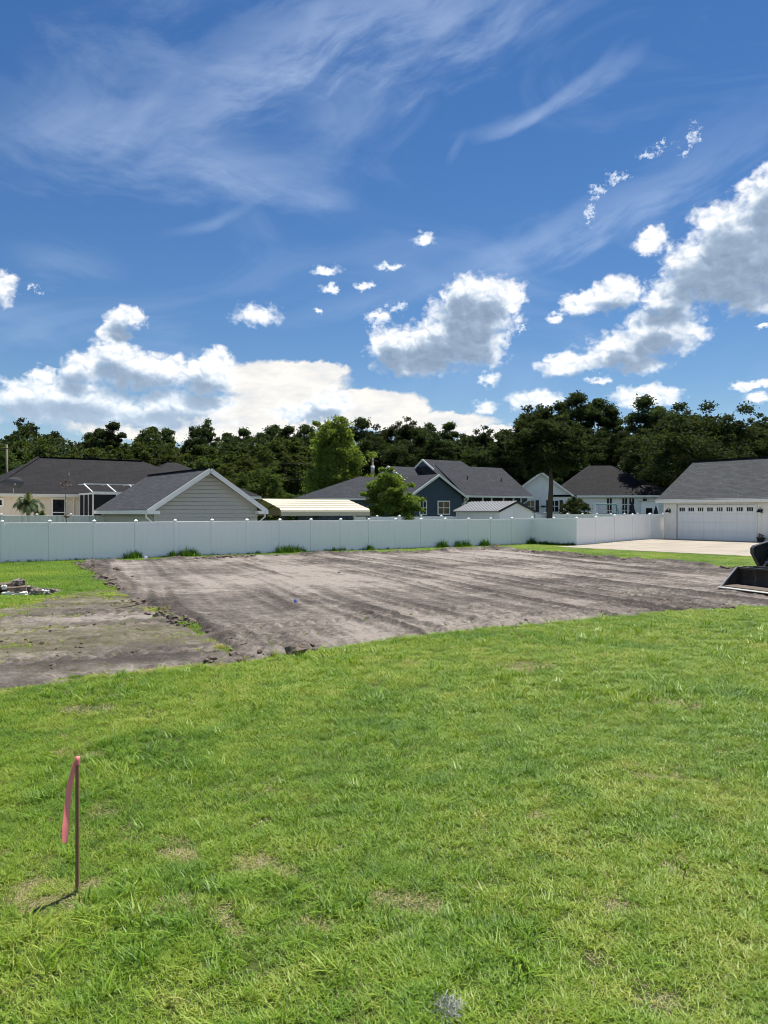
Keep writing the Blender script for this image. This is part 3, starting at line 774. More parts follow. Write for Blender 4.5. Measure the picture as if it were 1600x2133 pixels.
# ------------------------------------------------------------------ cream steel carport
def carport():
    o = (-6.3, 47.0); zb = H(*o); W, Dp = 6.6, 5.4
    e = thing('carport', (*o, zb), ROT, 'cream metal carport with rounded ribbed roof behind the white fence', 'carport')
    z0 = 2.02-zb; zb1 = 2.40-zb; zr = 3.12-zb
    prof = [(0, z0), (0, zb1-.12), (.05, zb1), (.16, zb1+.08), (Dp/2, zr), (Dp-.16, zb1+.08), (Dp-.05, zb1), (Dp, zb1-.12), (Dp, z0)]
    inn = [(y if 0 < y < Dp else (.03 if y == 0 else Dp-.03), z-.03 if 0 < y < Dp else z) for (y, z) in prof]
    mb = MB()
    # overlapping roof sheets with raised ribs running the length of the roof
    def profile(rib): return prof
    n = len(prof); pts = [(0, y, z) for y, z in prof] + [(W, y, z) for y, z in prof] + [(0, y, z) for y, z in inn] + [(W, y, z) for y, z in inn]
    fs = [(i, i+1, n+i+1, n+i) for i in range(n-1)] + [(2*n+i, 3*n+i, 3*n+i+1, 2*n+i+1) for i in range(n-1)]
    fs += [(i, 2*n+i, 2*n+i+1, i+1) for i in range(n-1)] + [(n+i, n+i+1, 3*n+i+1, 3*n+i) for i in range(n-1)] + [(0, n, 3*n, 2*n), (n-1, 3*n-1, 4*n-1, 2*n-1)]
    mb.solid(pts, fs); roof = mb.build('roof', M['carport'], e)
    for (ya, yb) in ((.16, Dp/2), (Dp/2, Dp-.16)):
        for t in (.08, .3, .52, .74, .95):
            y = ya+(yb-ya)*t; z = (zb1+.08)+(zr-zb1-.08)*(t if ya < 1 else 1-t)
            MB().prism([(y-.035, z+.002), (y+.035, z+.002), (y+.018, z+.028), (y-.018, z+.028)], 'x', .003, W-.003).build('roof_rib', M['carport'], roof)
    dk = plain('dark_steel_tube', (.05, .05, .052), .5, .4)
    for y in (.05, Dp-.05):
        for x in np.linspace(.12, W-.12, 5):
            l = MB(); l.box(x-.03, x+.03, y-.03, y+.03, -.1, zb1-.1)
            l.build('leg', dk, e)
            if y < 1:
                b = MB(); b.beam((x, y+.0, zb1-.75), (x+.35, y+.04, zb1-.12), .05, .05); b.beam((x, y, zb1-.75), (x-.35 if x > .3 else x+.02, y+.04, zb1-.12), .05, .05); b.build('brace', dk, e)
    for x in np.linspace(.12, W-.12, 5):
        b = MB(); b.beam((x,.06,zb1-.0),(x,Dp/2,zr-.06),.05,.05); b.beam((x,Dp/2,zr-.06),(x,Dp-.06,zb1),.05,.05); b.build('rafter', dk, e)
carport()

# ------------------------------------------------------------------ dark blue house
def blue_house():
    o = (2.2, 64.6); zb = H(*o); e = thing('blue_house', (*o, zb), ROT, 'dark blue house with white rimmed gable and slate grey roofs', 'house')
    ze = 3.72-zb; t = M['trim']
    # gable wing toward the fence
    W = 5.75; xm = W/2; zr = 5.42-zb
    b = MB(); b.prism([(0,-.4),(W,-.4),(W,ze),(xm,zr-.1),(0,ze)], 'y', .03, 3); b.build('wall', M['blue_wall'], e)
    def clip(z):
        if z <= ze: return (0, W)
        q = (z-ze)/(zr-.1-ze); return (xm*q, W-xm*q)
    l = MB(); laps(l, 0, W, -.2, zr-.12, .028, .2, clip); l.build('siding', M['blue_wall'], e)
    k = (zr-ze)/xm; oh = .35
    r = MB(); roof_gable_y(r, -oh, W+oh, -.35, 4.6, ze-oh*k+.1, zr+.1); r.build('gable_roof', M['shingle_slate'], e)
    for s in (0, 1):
        x0 = -oh if s == 0 else W+oh
        MB().beam((x0,-.37,ze-oh*k+.0),(xm,-.37,zr+.0), .05, .20).build('rake_board', t, e)
    window(e, 1.05, 1.72, .62, 1.05, .0, t, 2, 2, .10); window(e, 3.05, 1.74, 1.2, 1.03, .0, t, 2, 2, .10)
    # main body to the right, gable end away from the street
    b = MB(); b.box(5.9, 14.2, .25, 8, -.4, ze-.02); b.build('wall', M['blue_wall'], e)
    r = MB(); roof_gable_x(r, 6.0, 14.5, -.25, 8.25, ze+.02, 6.62-zb); ro = r.build('main_roof', M['shingle_slate'], e)
    r = MB(); roof_hip_x(r, 5.2, 12.6, .12, 9.6, ze+.06, 7.18-zb, .02, 2.7); r.build('upper_roof', M['shingle_slate'], e)
    MB().poly([(5.19,4.85-1.1,6.50-zb),(5.19,4.85,7.12-zb),(5.19,4.85+1.1,6.5-zb)]).build('gable_panel', M['blue_wall'], e)
    g = MB(); g.beam((5.15,3.2,6.12-zb),(5.15,4.85,7.12-zb), .05,.16); g.beam((5.15,4.85,7.12-zb),(5.15,6.5,6.1-zb),.05,.16); g.build('rake_board', t, e)
    # roof behind with its own small gable toward the left
    r = MB(); roof_gable_x(r, 2.3, 9.0, 2.2, 10.4, 4.3-zb, 6.50-zb); r.build('back_roof', M['shingle_slate'], e)
    MB().prism([(3.4,4.6-zb),(6.3,6.34-zb),(9.2,4.6-zb)], 'x', 2.5, 2.6).build('gable_panel', M['blue_wall'], e)
    g = MB(); g.beam((2.25,2.3,4.32-zb),(2.25,6.3,6.45-zb), .06,.2); g.beam((2.25,6.3,6.45-zb),(2.25,10.3,4.32-zb),.06,.2); g.build('rake_board', t, e)
    # left wing with a hip
    b = MB(); b.box(-5.6, 2.4, 2.9, 9.2, -.4, 3.4-zb); b.build('wall', M['blue_wall'], e)
    r = MB(); roof_hip_x(r, -6, 4.2, 2.5, 9.6, 3.44-zb, 5.42-zb, 4.8, 2.0); r.build('wing_roof', M['shingle_slate'], e)
    f = MB(); f.box(-6, 0, 2.46, 2.5, 3.26-zb, 3.42-zb); f.box(-6.04, -6, 2.5, 9.6, 3.26-zb, 3.42-zb); f.box(W+.36, 14.5, -.30, -.26, ze-.16, ze+.01); f.build('fascia', t, e)
    # screened porch under the main eave
    MB().box(6.2, 13.1, .10, .24, 0, ze-.12).build('porch_screen', M['screen'], e)
    p = MB()
    for x in (6.15, 8.3, 9.4, 10.9, 12.2, 13.15): p.box(x-.06, x+.06, .02, .14, 0, ze-.13)
    p.box(6.2, 13.1, .03, .09, ze-.62, ze-.56); p.build('porch_post', t, e)
    for xx in (6.3, 13.9):
        MB().tube([(xx,-.28,ze-.1),(xx,-.2,ze-.35),(xx-.35,.12,ze-.7),(xx-.35,.12,0)], .05, 8).build('downspout', t, e)
    for (x, y, z) in ((8.2, 2.0, 5.2-zb), (12.4, 1.9, 5.1-zb)):
        MB().tube([(x,y,z-.1),(x,y,z+.38)], .05, 8).build('vent_pipe', M['black'], e)
blue_house()

# ------------------------------------------------------------------ small white shed
M['shed_rib'] = plain('pale_rib_metal', (.46, .46, .45), .4, .4, .06)
def white_shed():
    o = (8.0, 53.2); zb = H(*o); e = thing('garden_shed', (*o, zb), ROT, 'small white shed with ribbed metal roof behind the white fence', 'shed')
    W, L = 3.25, 4.6; ze = 2.34-zb; zr = 2.96-zb; xm = W/2
    MB().prism([(0,-.1),(W,-.1),(W,ze),(xm,zr-.05),(0,ze)], 'y', 0, L).build('wall', M['white_metal'], e)
    l = MB(); l.box(W*.5-.02, W*.5+.02, -.012, .0, -.1, zr-.1); l.box(.0, W, -.010, 0, ze-.03, ze); l.build('wall_seam', M['white_metal'], e)
    k = (zr-ze)/xm; oh = .18
    r = MB(); roof_gable_y(r, -oh, W+oh, -.12, L+.12, ze-oh*k+.05, zr+.05, .05); ro = r.build('roof', M['shed_roof'], e)
    dk = plain('dark_trim', (.03,.028,.027), .5)
    for s in (-1, 1):
        x0 = -oh if s < 0 else W+oh
        for y in np.arange(0, L+.05, .33):
            MB().beam((x0,y,ze-oh*k+.065),(xm,y,zr+.065), .07, .075).build('roof_rib', M['shed_rib'], ro)
        MB().beam((x0,-.14,ze-oh*k+.02),(xm,-.14,zr+.02), .04, .14).build('rake_trim', dk, e)
white_shed()

# ------------------------------------------------------------------ white house with black shutters
def white_house():
    o = (13.2, 80.4); zb = H(*o); e = thing('white_house', (*o, zb), R(-7), 'white lap sided house with black shutters, behind the tall oak', 'house')
    W = 6.4; xm = W/2; ze = 3.95-zb; zr = 6.35-zb; t = M['trim']
    MB().prism([(0,-.4),(W,-.4),(W,ze),(xm,zr-.1),(0,ze)], 'y', .03, 9).build('wall', M['white_wall'], e)
    def clip(z):
        if z <= ze: return (0, W)
        q = (z-ze)/(zr-.1-ze); return (xm*q, W-xm*q)
    l = MB(); laps(l, 0, W, 0, zr-.12, .028, .2, clip, .035); l.build('siding', M['white_wall'], e)
    k = (zr-ze)/xm; oh = .35
    r = MB(); roof_gable_y(r, -oh, W+oh, -.3, 10, ze-oh*k+.1, zr+.1); r.build('gable_roof', M['shingle_dark'], e)
    for s in (0, 1):
        x0 = -oh if s == 0 else W+oh
        MB().beam((x0,-.32,ze-oh*k),(xm,-.32,zr), .05, .2).build('rake_board', t, e)
    for x in (1.75, 4.2):
        window(e, x, 1.75, .75, 1.15, 0, t, 2, 2, .08)
        for xs in (x-.48, x+.88): MB().box(xs, xs+.34, -.05, -.015, 1.7, 2.95).build('shutter', M['black'], e)
    MB().box(3.2, 3.65, -.12, -.02, 2.2, 2.38).build('wall_lamp', M['black'], e)
    # long part to the right under a tall hip roof
    b = MB(); b.box(W+.2, 16.6, .35, 10, -.4, ze-.02); b.build('wall', M['white_wall'], e)
    l = MB(); laps(l, W+.2, 16.6, 0, ze-.1, .35, .2, None, .035); l.build('siding', M['white_wall'], e)
    r = MB(); roof_hip_x(r, W-2.0, 17.0, -.1, 10.4, ze+.03, 7.35-zb, 4.3, 5.9); r.build('main_roof', M['shingle_dark'], e)
    MB().box(W+.4, 17.0, -.15, -.105, ze-.18, ze+.02).build('fascia', t, e)
    for x in (9.9, 11.45, 12.15):
        window(e, x, 1.2, .5, 1.95, .33, t, 2, 3, .08)
    window(e, 13.5, 1.2, .4, 1.9, .33, t, 1, 2, .08)
white_house()

# outdoor fireplace, folded parasols and swing set in the yard of the white house
fp = (25.3, 75.5)
f = thing('outdoor_fireplace', (*fp, H(*fp)), R(-5), 'white outdoor fireplace with square black opening, on the white house patio', 'fireplace')
MB().box(0,1.7,0,.7,0,2.95).build('surround', M['white_wall'], f); MB().box(.45,1.05,-.012,.3,1.75,2.35).build('opening', M['dark'], f)
MB().box(-.08,1.78,-.1,.7,2.95,3.05).build('mantel', M['steel'], f)
def parasol(p, h, label, r=.42):
    e = thing('closed_parasol', (*p, H(*p)), 0, label, 'parasol')
    MB().tube([(0,0,-.05),(0,0,h)], .03, 8).build('pole', M['black'], e)
    c = MB(); n = 10; prev = None
    for (z, rr) in ((1.0, r*.75), (1.35, r), (1.6, r*.8), (2.2, r*.42), (h-.1, r*.12), (h, .02)):
        ring = [(math.cos(2*math.pi*i/n)*rr*(1+.25*(i % 2)), math.sin(2*math.pi*i/n)*rr*(1+.25*(i % 2)), z) for i in range(n)]
        if prev:
            for i in range(n): c.poly([prev[i], prev[(i+1) % n], ring[(i+1) % n], ring[i]])
        prev = ring
    c.build('folded_canopy', plain('navy_canvas', (.02,.018,.03), .8), e, smooth=True)
parasol((23.6, 73.0), 3.0, 'large folded dark parasol beside the french windows of the white house', .42)
parasol((26.2, 74.0), 2.6, 'smaller folded dark parasol in front of the outdoor fireplace', .28)
def swing_set():
    p = (19.0, 69.0); zb = H(*p); L = 1.9; h = 2.65
    e = thing('swing_set', (*p, zb), R(4), 'garden swing set with pale slanted legs and teal top bar', 'swing set')
    teal = plain('teal_tube', (.10,.26,.27), .45, .4)
    MB().tube([(0,0,h),(L,0,h)], .05, 8).build('top_bar', teal, e)
    for x, sx in ((0,-.45),(L,.45)):
        for y in (-.8,.8): MB().tube([(x,0,h),(x+sx,y,0)], .045, 8).build('leg', M['trim'] if x == 0 else teal, e)
    for x in (.5, 1.3):
        s = MB(); s.tube([(x-.2,0,h),(x-.2,0,.6)], .012, 5); s.tube([(x+.2,0,h),(x+.2,0,.6)], .012, 5); s.build('swing_rope', M['steel'], e)
        MB().box(x-.24,x+.24,-.1,.1,.57,.61).build('swing_seat', M['black'], e)
swing_set()

# ------------------------------------------------------------------ garage on the right, with its driveway
def garage():
    D2 = (23.9, 49.4); GR = math.atan2(gdir[1], gdir[0])
    o = (D2[0]-gdir[0]*6.75, D2[1]-gdir[1]*6.75); zb = .33
    e = thing('garage', (*o, zb), GR, 'white garage with wide panelled door and grey shingle roof beside the driveway', 'garage')
    ze = 3.22-zb; zr = 5.98-zb; t = M['garage_wall']; L = 14.0; Dp = 8.6; d0, d1, dh = 1.05, 6.75, 2.46
    w = MB()
    w.box(0, d0, 0, Dp, -.3, ze); w.box(d1, 8.2, 0, Dp, -.3, ze); w.box(9.25, L, 0, Dp, -.3, ze); w.box(d0, d1, 0, .2, dh, ze); w.box(8.2, 9.25, 0, .2, 2.2, ze)
    w.prism([(0,ze),(Dp,ze),(Dp/2,zr-.1)], 'x', .0, .2); w.box(d0, L, Dp-.2, Dp-.01, -.3, ze)
    w.build('wall', t, e)
    bt = MB()
    for x in list(np.arange(.12, d0-.15, .42))+list(np.arange(d1+.35, 8.05, .42))+list(np.arange(9.6, L, .42)): bt.box(x, x+.05, -.025, 0, -.25, ze-.02)
    for x in np.arange(d0+.3, d1, .68): bt.box(x, x+.045, -.025, 0, dh+.18, ze-.02)
    bt.build('batten', t, e)
    tr = MB(); tr.box(d0-.12, d0, -.05, .1, -.25, dh+.14); tr.box(d1, d1+.12, -.05, .1, -.25, dh+.14); tr.box(d0, d1, -.048, .1, dh, dh+.14); tr.box(8.08, 8.2, -.05,.1,-.25,2.3); tr.box(9.25,9.37,-.05,.1,-.25,2.3); tr.box(8.2,9.25,-.048,.1,2.2,2.3); tr.build('door_trim', M['trim'], e)
    r = MB(); k = (zr-ze)/(Dp/2); oh = .4
    roof_gable_x(r, -.35, L+.3, -oh, Dp+oh, ze-oh*k+.17, zr+.08); ro = r.build('roof', M['shingle_grey'], e)
    c = MB(); c.beam((-.35,Dp/2,zr+.1),(L+.3,Dp/2,zr+.1), .3, .06); c.build('ridge_cap', M['shingle_dark'], ro)
    f = MB(); f.box(-.35, L+.3, -oh-.06, -oh-.002, ze-oh*k-.06, ze-oh*k+.13); f.build('gutter', M['trim'], e)
    s = MB(); s.box(-.33, L+.28, -oh, .02, ze-.10, ze-.07); s.build('soffit', M['trim'], e)
    # sectional door: four rows of panels, a row of small windows on top
    door = MB().box(d0+.01, d1-.01, .10, .14, -.02, dh-.005).build('garage_door', M['white_wall'], e)
    rows = 4; ph = (dh-.04)/rows
    for i in range(rows):
        z0 = .0+i*ph
        MB().box(d0+.02, d1-.02, .07, .105, z0+.012, z0+ph-.012).build('door_panel', M['white_wall'], door, bevel=.006)
        if i < 3:
            q = MB()
            for zz in np.arange(z0+.06, z0+ph-.1, .19): q.box(d0+.06, d1-.06, .045, .072, zz, zz+.15)
            q.build('panel_groove', M['white_wall'], door)
    nw = 8; wp = (d1-d0-.1)/nw
    for i in range(nw):
        x = d0+.05+i*wp+wp*.2; ww = wp*.6; z0 = 3*ph+.16; hh = ph-.34
        fr = MB(); fr.box(x-.03,x,.05,.072,z0-.03,z0+hh+.03); fr.box(x+ww,x+ww+.03,.05,.072,z0-.03,z0+hh+.03); fr.box(x,x+ww,.05,.072,z0+hh,z0+hh+.03); fr.box(x,x+ww,.05,.072,z0-.03,z0)
        for q in (1, 2): fr.box(x+ww*q/3-.013, x+ww*q/3+.013, .052, .07, z0, z0+hh)
        fr.build('door_window', M['white_wall'], door)
        MB().box(x, x+ww, .060, .068, z0, z0+hh).build('window_pane', M['glass'], door)
    MB().box(3.6, 3.95, -.06, 0, dh+.16, dh+.22).build('door_sensor', M['black'], e)
    dm = MB().box(8.21, 9.24, .10, .15, 0, 2.19).build('side_door', plain('navy_door', (.012,.018,.035), .4, .4), e)
    MB().box(9.08, 9.14, .04, .1, .95, 1.07).build('handle', M['steel'], dm)
    # wall lamps
    def sconce(x, label):
        p = Matrix.Translation((*o, zb)) @ Matrix.Rotation(GR, 4, 'Z') @ Vector((x, 0, 2.0))
        s = thing('wall_lamp', p, GR, label, 'wall lamp', None)
        MB().box(-.07, .07, -.03, 0, -.12, .12).build('back_plate', M['black'], s)
        MB().tube([(0,-.02,.05),(0,-.14,.2),(0,-.30,.19),(0,-.33,.10)], .018, 6).build('arm', M['black'], s)
        c = MB(); n = 12; prev = None
        for (z, rr) in ((.12,.05),(.07,.07),(0,.12),(-.08,.17),(-.09,.16)):
            ring = [(math.cos(2*math.pi*i/n)*rr, -.33+math.sin(2*math.pi*i/n)*rr, z) for i in range(n)]
            if prev:
                for i in range(n): c.poly([prev[i], prev[(i+1) % n], ring[(i+1) % n], ring[i]])
            prev = ring
        c.build('shade', M['black'], s, smooth=True)
    sconce(.52, 'black wall lamp between the garage door and the end of the side fence')
    sconce(7.15, 'black wall lamp above the flower pot')
    # flower pot by the door
    p = Matrix.Translation((*o, zb)) @ Matrix.Rotation(GR, 4, 'Z') @ Vector((7.32, -.42, -.05))
    fpot = thing('flower_pot', p, GR, 'dark flower pot with pinkish blooms next to the garage door', 'flower pot')
    c = MB(); n = 14; prev = None
    for (z, rr) in ((0,.17),(.12,.2),(.30,.25),(.34,.27),(.37,.27),(.37,.23),(.30,.21)):
        ring = [(math.cos(2*math.pi*i/n)*rr, math.sin(2*math.pi*i/n)*rr, z) for i in range(n)]
        if prev:
            for i in range(n): c.poly([prev[i], prev[(i+1) % n], ring[(i+1) % n], ring[i]])
        prev = ring
    c.poly(prev); c.build('pot', plain('dark_glaze', (.03,.024,.022), .4, .4), fpot, smooth=True)
    globals()['FLOWER_POT'] = fpot
garage()

def driveway():
    u0, u1, v0, v1 = SLAB_U0, SLAB_U1, SLAB_V0, SLAB_V1
    def zz(u): return .06 + .30*float(sstep(30, 42, np.array(u)))
    nu, nv = 4, 6
    first = None
    root = None
    us = np.linspace(u0, u1+.3, nu+1); vs = np.linspace(v0, v1, nv+1)
    e = thing('driveway', (*lot(u0, v1), 0), ROT, 'pale concrete driveway slab in front of the white garage', 'driveway')
    del e['label']; del e['category']; e['kind'] = 'structure'
    g = .03
    for i in range(nu):
        for j in range(nv):
            xa, xb = us[i]-u0+(g if i else 0), us[i+1]-u0; ya, yb = vs[j]-v1+(g if j else 0), vs[j+1]-v1
            za, zb_ = zz(us[i]), zz(us[i+1])
            MB().solid([(xa,ya,za-.22),(xb,ya,zb_-.22),(xb,yb,zb_-.22),(xa,yb,za-.22),(xa,ya,za),(xb,ya,zb_),(xb,yb,zb_),(xa,yb,za)],
                       [(0,3,2,1),(4,5,6,7),(0,1,5,4),(1,2,6,5),(2,3,7,6),(3,0,4,7)]).build('concrete_slab', M['concrete'], e)
driveway()

# ------------------------------------------------------------------ trees
M['leaf_pine'] = leaf_mat('pine_needles', (.030, .052, .023), (.062, .092, .038), .38, .3)
M['leaf_broad'] = leaf_mat('broad_leaves', (.040, .064, .021), (.084, .116, .036), .38, .3)
M['leaf_dark'] = leaf_mat('dark_leaves', (.024, .040, .018), (.054, .078, .030), .36, .2)
M['leaf_bright'] = leaf_mat('bright_leaves', (.115, .175, .034), (.21, .27, .075), .45, .1)
M['leaf_small'] = leaf_mat('small_tree_leaves', (.095, .15, .03), (.18, .24, .06), .45, .1)
M['leaf_shrub'] = leaf_mat('shrub_leaves', (.07, .105, .022), (.13, .165, .04), .40, .1)
M['leaf_palm'] = leaf_mat('palm_fronds', (.055, .085, .04), (.10, .13, .065), .30, .1, .4)

def leaves(name, clumps, size, mat, parent, rs, flat=.25, aspect=.55):
    """clumps: (x,y,z,r,n); leaf diamonds scattered through every clump, denser toward its skin"""
    C = []; 
    for (x, y, z, r, n) in clumps:
        d = rs.normal(size=(n, 3)); d /= np.linalg.norm(d, axis=1)[:, None]
        q = r*rs.uniform(.08, 1.0, n)**.5*(1+.30*rs.normal(size=n)*(rs.rand(n) < .5))
        p = d*q[:, None]; p[:, 2] *= .62
        C.append(p+np.array([x, y, z]))
    C = np.concatenate(C); n = len(C)
    d = rs.normal(size=(n, 3)); d[:, 2] = d[:, 2]*.6-flat; d /= np.linalg.norm(d, axis=1)[:, None]
    s = np.cross(d, rs.normal(size=(n, 3))); s /= np.linalg.norm(s, axis=1)[:, None]
    L = size*rs.uniform(.6, 1.3, n)[:, None]
    V = np.stack([C-d*L*.5, C+s*L*aspect*.5, C+d*L*.5, C-s*L*aspect*.5], 1).reshape(-1, 3)
    F = np.arange(4*n).reshape(n, 4)
    return np_mesh(name, V, F, mat, parent)

def limbs(mb, tips, base, r0, rs, bend=.15):
    for t in tips:
        b = Vector(base(t)); t = Vector(t); mid = (b+t)/2 + Vector(rs.normal(size=3)*bend*(t-b).length*.4)
        mb.tube([b, mid, t], [r0, r0*.6, r0*.18], 5, False)

def tree(name, kind, h, w, rs, mat, label, cat, group, detail=1.0, bark='bark', trunk_r=None, clear=.3, leaf=.30):
    """builds a prototype tree standing at its own origin"""
    e = thing(name, (0, 0, 0), 0, label, cat, group)
    tr = MB(); tips = []; cl = []
    r0 = trunk_r or h*.018
    if kind == 'pine':
        n = 26
        lean = rs.uniform(-.03, .03, 2)*h
        for i in range(n):
            t = rs.uniform(0, 1)**.8; z = h*(clear + (1-clear)*t)*.97
            ang = rs.uniform(0, 6.28); rad = w*.5*(1-.75*abs(t-.35)**1.3)*rs.uniform(.25, 1.0)
            if t > .9: rad *= .35
            x, y = math.cos(ang)*rad+lean[0]*z/h, math.sin(ang)*rad+lean[1]*z/h
            r = w*rs.uniform(.10, .22)
            cl.append((x, y, z, r, int(210*detail))); cl.append((x+rs.normal()*r*.8, y+rs.normal()*r*.8, z-r*.2, r*.7, int(80*detail))); tips.append((x, y, z))
        cl.append((lean[0], lean[1], h*.97, w*.14, int(150*detail)))
        tr.tube([(0,0,-.3),(lean[0]*.3,lean[1]*.3,h*.35),(lean[0]*.7,lean[1]*.7,h*.7),(lean[0],lean[1],h*.96)], [r0, r0*.85, r0*.55, r0*.12], 8)
        limbs(tr, tips, lambda t: (lean[0]*t[2]/h, lean[1]*t[2]/h, max(h*clear*.8, t[2]-h*.05)), r0*.28, rs)
    else:
        n = int({'broad': 46, 'cone': 60, 'oak': 52, 'bush': 30}[kind])
        z0 = h*clear
        for i in range(n):
            u = rs.uniform(0, 1)
            z = z0 + (h-z0)*u
            if kind == 'cone': prof = (1-u)**.62*(.35+.65*min(1, u*6+.35))
            elif kind == 'oak': prof = math.sqrt(max(0, 1-(u*1.9-.85)**2)) if u < .97 else .2
            else: prof = math.sqrt(max(.05, 1-(u*1.75-.7)**2))
            ang = rs.uniform(0, 6.28); rad = w*.5*prof*rs.uniform(.45, 1.0)**.7*rs.uniform(.8, 1.08)
            x, y = math.cos(ang)*rad, math.sin(ang)*rad
            r = w*rs.uniform(.09, .16)
            cl.append((x, y, z-r*.5, r, int(130*detail)))
            for q in range(2):
                dd = rs.normal(size=3)*r*.9; cl.append((x+dd[0], y+dd[1], z-r*.5+dd[2]*.7, r*.55, int(60*detail)))
            if i % 2 == 0: tips.append((x*.85, y*.85, z-r*.4))
        for i in range(10):
            cl.append((rs.normal()*w*.10, rs.normal()*w*.10, z0+(h-z0)*rs.uniform(.1, .8), w*.16, int(60*detail)))
        top = h*.86
        tr.tube([(0,0,-.3),(rs.normal()*.05*r0,0,h*.12),(rs.normal()*r0,rs.normal()*r0,h*.45),(0,0,top)], [r0*1.25, r0, r0*.7, r0*.12], 9)
        limbs(tr, tips, lambda t: (0, 0, max(z0*.85, t[2]-.35*math.hypot(t[0], t[1])-.4)), r0*.42, rs)
    tr.build('trunk', M[bark], e, smooth=True)
    leaves('crown', cl, leaf, mat, e, rs)
    return e

def place(e, x, y, sc=1.0, rz=0.0, szz=None):
    e.location = (x, y, H(x, y)-.02); e.rotation_euler = (0, 0, rz); e.scale = (sc, sc, szz or sc); return e

def wood():
    rs = np.random.RandomState(77)
    G = 'trees of the wood behind the houses'
    LP = 'tall dark pine in the wood behind the houses, its clumped crown against the clouds'
    LB = 'broad mid green tree at the front of the wood behind the houses'
    LD = 'very dark broad crowned tree on the skyline of the wood'
    pines = [tree('pine_tree', 'pine', 16, w, np.random.RandomState(100+i), M['leaf_pine'], LP, 'tree', G, 1.5, 'pine_bark', .2, cl, .34) for i, (w, cl) in enumerate(((5.2, .45), (6.4, .38), (5.6, .55)))]
    darks = [tree('broadleaf_tree', 'broad', 15, w, np.random.RandomState(200+i), M['leaf_dark'], LD, 'tree', G, 1.9, 'bark', .24, .18, .36) for i, w in enumerate((8.5, 9.5))]
    broads = [tree('leafy_tree', 'broad', 10, w, np.random.RandomState(300+i), M['leaf_broad'], LB, 'tree', G, 1.5, 'bark', .2, .08, .34) for i, w in enumerate((7.0, 8.0, 6.2))]
    used = {}
    def put(lst, k, x, y, h, base, squash=1.0):
        src = lst[k % len(lst)]
        o = src if src.name not in used else copy_tree(src)
        used[src.name] = 1; s = h/base
        place(o, x, y, s*squash, rs.uniform(0, 6.28), s)
        a = x/y
        w = ('left of the tan house roof' if a < -.46 else 'behind the tan house' if a < -.27 else 'behind the grey outbuilding' if a < -.17 else 'behind the cream carport' if a < -.035
             else 'behind the dark blue house' if a < .165 else 'behind the white house' if a < .33 else 'behind the garage')
        o['label'] = src['kindtext'] + ' in the wood ' + w
    for l, tx in ((pines, 'tall dark pine with clumped crown'), (darks, 'very dark broad crowned tree'), (broads, 'mid green leafy tree')):
        for o in l: o['kindtext'] = tx
    # (x, y, height): skyline row
    sky = [(-66,124,13.8,'p'),(-62,127,15.6,'d'),(-57,122,17.0,'d'),(-52,121,16.2,'d'),(-48,126,16.0,'p'),(-45,121,16.2,'p'),(-42,119,17.0,'p'),(-39,124,15.6,'p'),(-36,120,16.4,'p'),
           (-33.5,119,16.0,'p'),(-29,121,16.6,'d'),(-25,122,15.6,'p'),(-22,121,16.2,'p'),(-19,118,15.2,'p'),(-17,121,16.8,'p'),(-15,120,16.5,'p'),(-12.6,121,16.8,'p'),(-10,118,15.0,'p'),
           (-8.2,121,16.2,'d'),(-3.7,117,17.4,'p'),(-1.1,122,15.4,'p'),(1.2,119,17.0,'d'),(4.0,116,16.2,'d'),(6.6,118,17.0,'d'),(9.8,116,16.6,'p'),(12.6,117,15.4,'d'),(15.2,114,14.8,'d'),
           (18.6,116,16.0,'d'),(21.8,114,17.0,'d'),(23.6,112,18.2,'d'),(25.5,110,18.0,'p'),(27.6,110,19.3,'p'),(30.4,109,18.4,'p'),(32.6,110,17.2,'p'),(37.6,110,18.9,'p'),(41,112,17.4,'d'),
           (45,112,16.2,'d'),(50,112,15.6,'d'),(-59.5,120,12.6,'d'),(-54.5,125,13.6,'p'),(-50,122,12.6,'d'),(-46.5,119,12.2,'d'),(-40.5,122,12.8,'d'),(-34.8,123,13.0,'d'),(-31.2,121,14.0,'p'),(-27,119,13.8,'d'),(-23.4,119,13.8,'d'),(-18,122,14.2,'d'),(-13.8,118,13.6,'d'),(-9.2,122,14.2,'p'),(-6,119,14.6,'d'),(-2.4,119,14.0,'d'),(2.6,120,14.4,'p'),(8.2,119,14.6,'d'),(56,113,15.8,'d'),(60,113,16.0,'p'),(65,112,15.2,'d')]
    for i, (x, y, h, k) in enumerate(sky):
        h -= 1.5 if x < 20 else .7
        if k == 'p': put(pines, i, x, y, h, 16, .95)
        else: put(darks, i, x, y, h, 15, .85)
    mid = [(-55,97,8.5),(-47.5,96,9.2),(-41,97,8.8),(-36,96,9.6),(-31.5,97,8.4),(-26.5,95,9.0),(-22,96,8.8),(-17.5,94,8.2),(-58,104,11.0),(-51,106,12.0),(-45,103,10.8),(-39.5,105,10.6),(-34,103,11.4),(-29,104,10.2),(-24.5,105,11.0),(-20,103,9.8),(-15.5,99,9.6),(-11.5,97,9.2),(-13.5,105,12.2),(-7.5,104,10.5)]
    for i, (x, y, h) in enumerate(mid): put(broads, i, x, y, h, 10)
    for i, (x, y, h) in enumerate([(-2.5,106,11.5),(3,107,11.8),(8,106,11.6),(13,107,11.0),(17.5,106,12.0),(22,104,12.4),(27,103,12.0),(32,103,12.8),(37,104,12.4),(42.5,103,12.2),(48.5,103,12.6),(54,102,12.0)]):
        put(darks, i, x, y, h, 15, 1.05)
    for o in list(COL.objects):
        if 'kindtext' in o: del o['kindtext']
    # undergrowth between the trunks: nobody could count it
    n = 100000
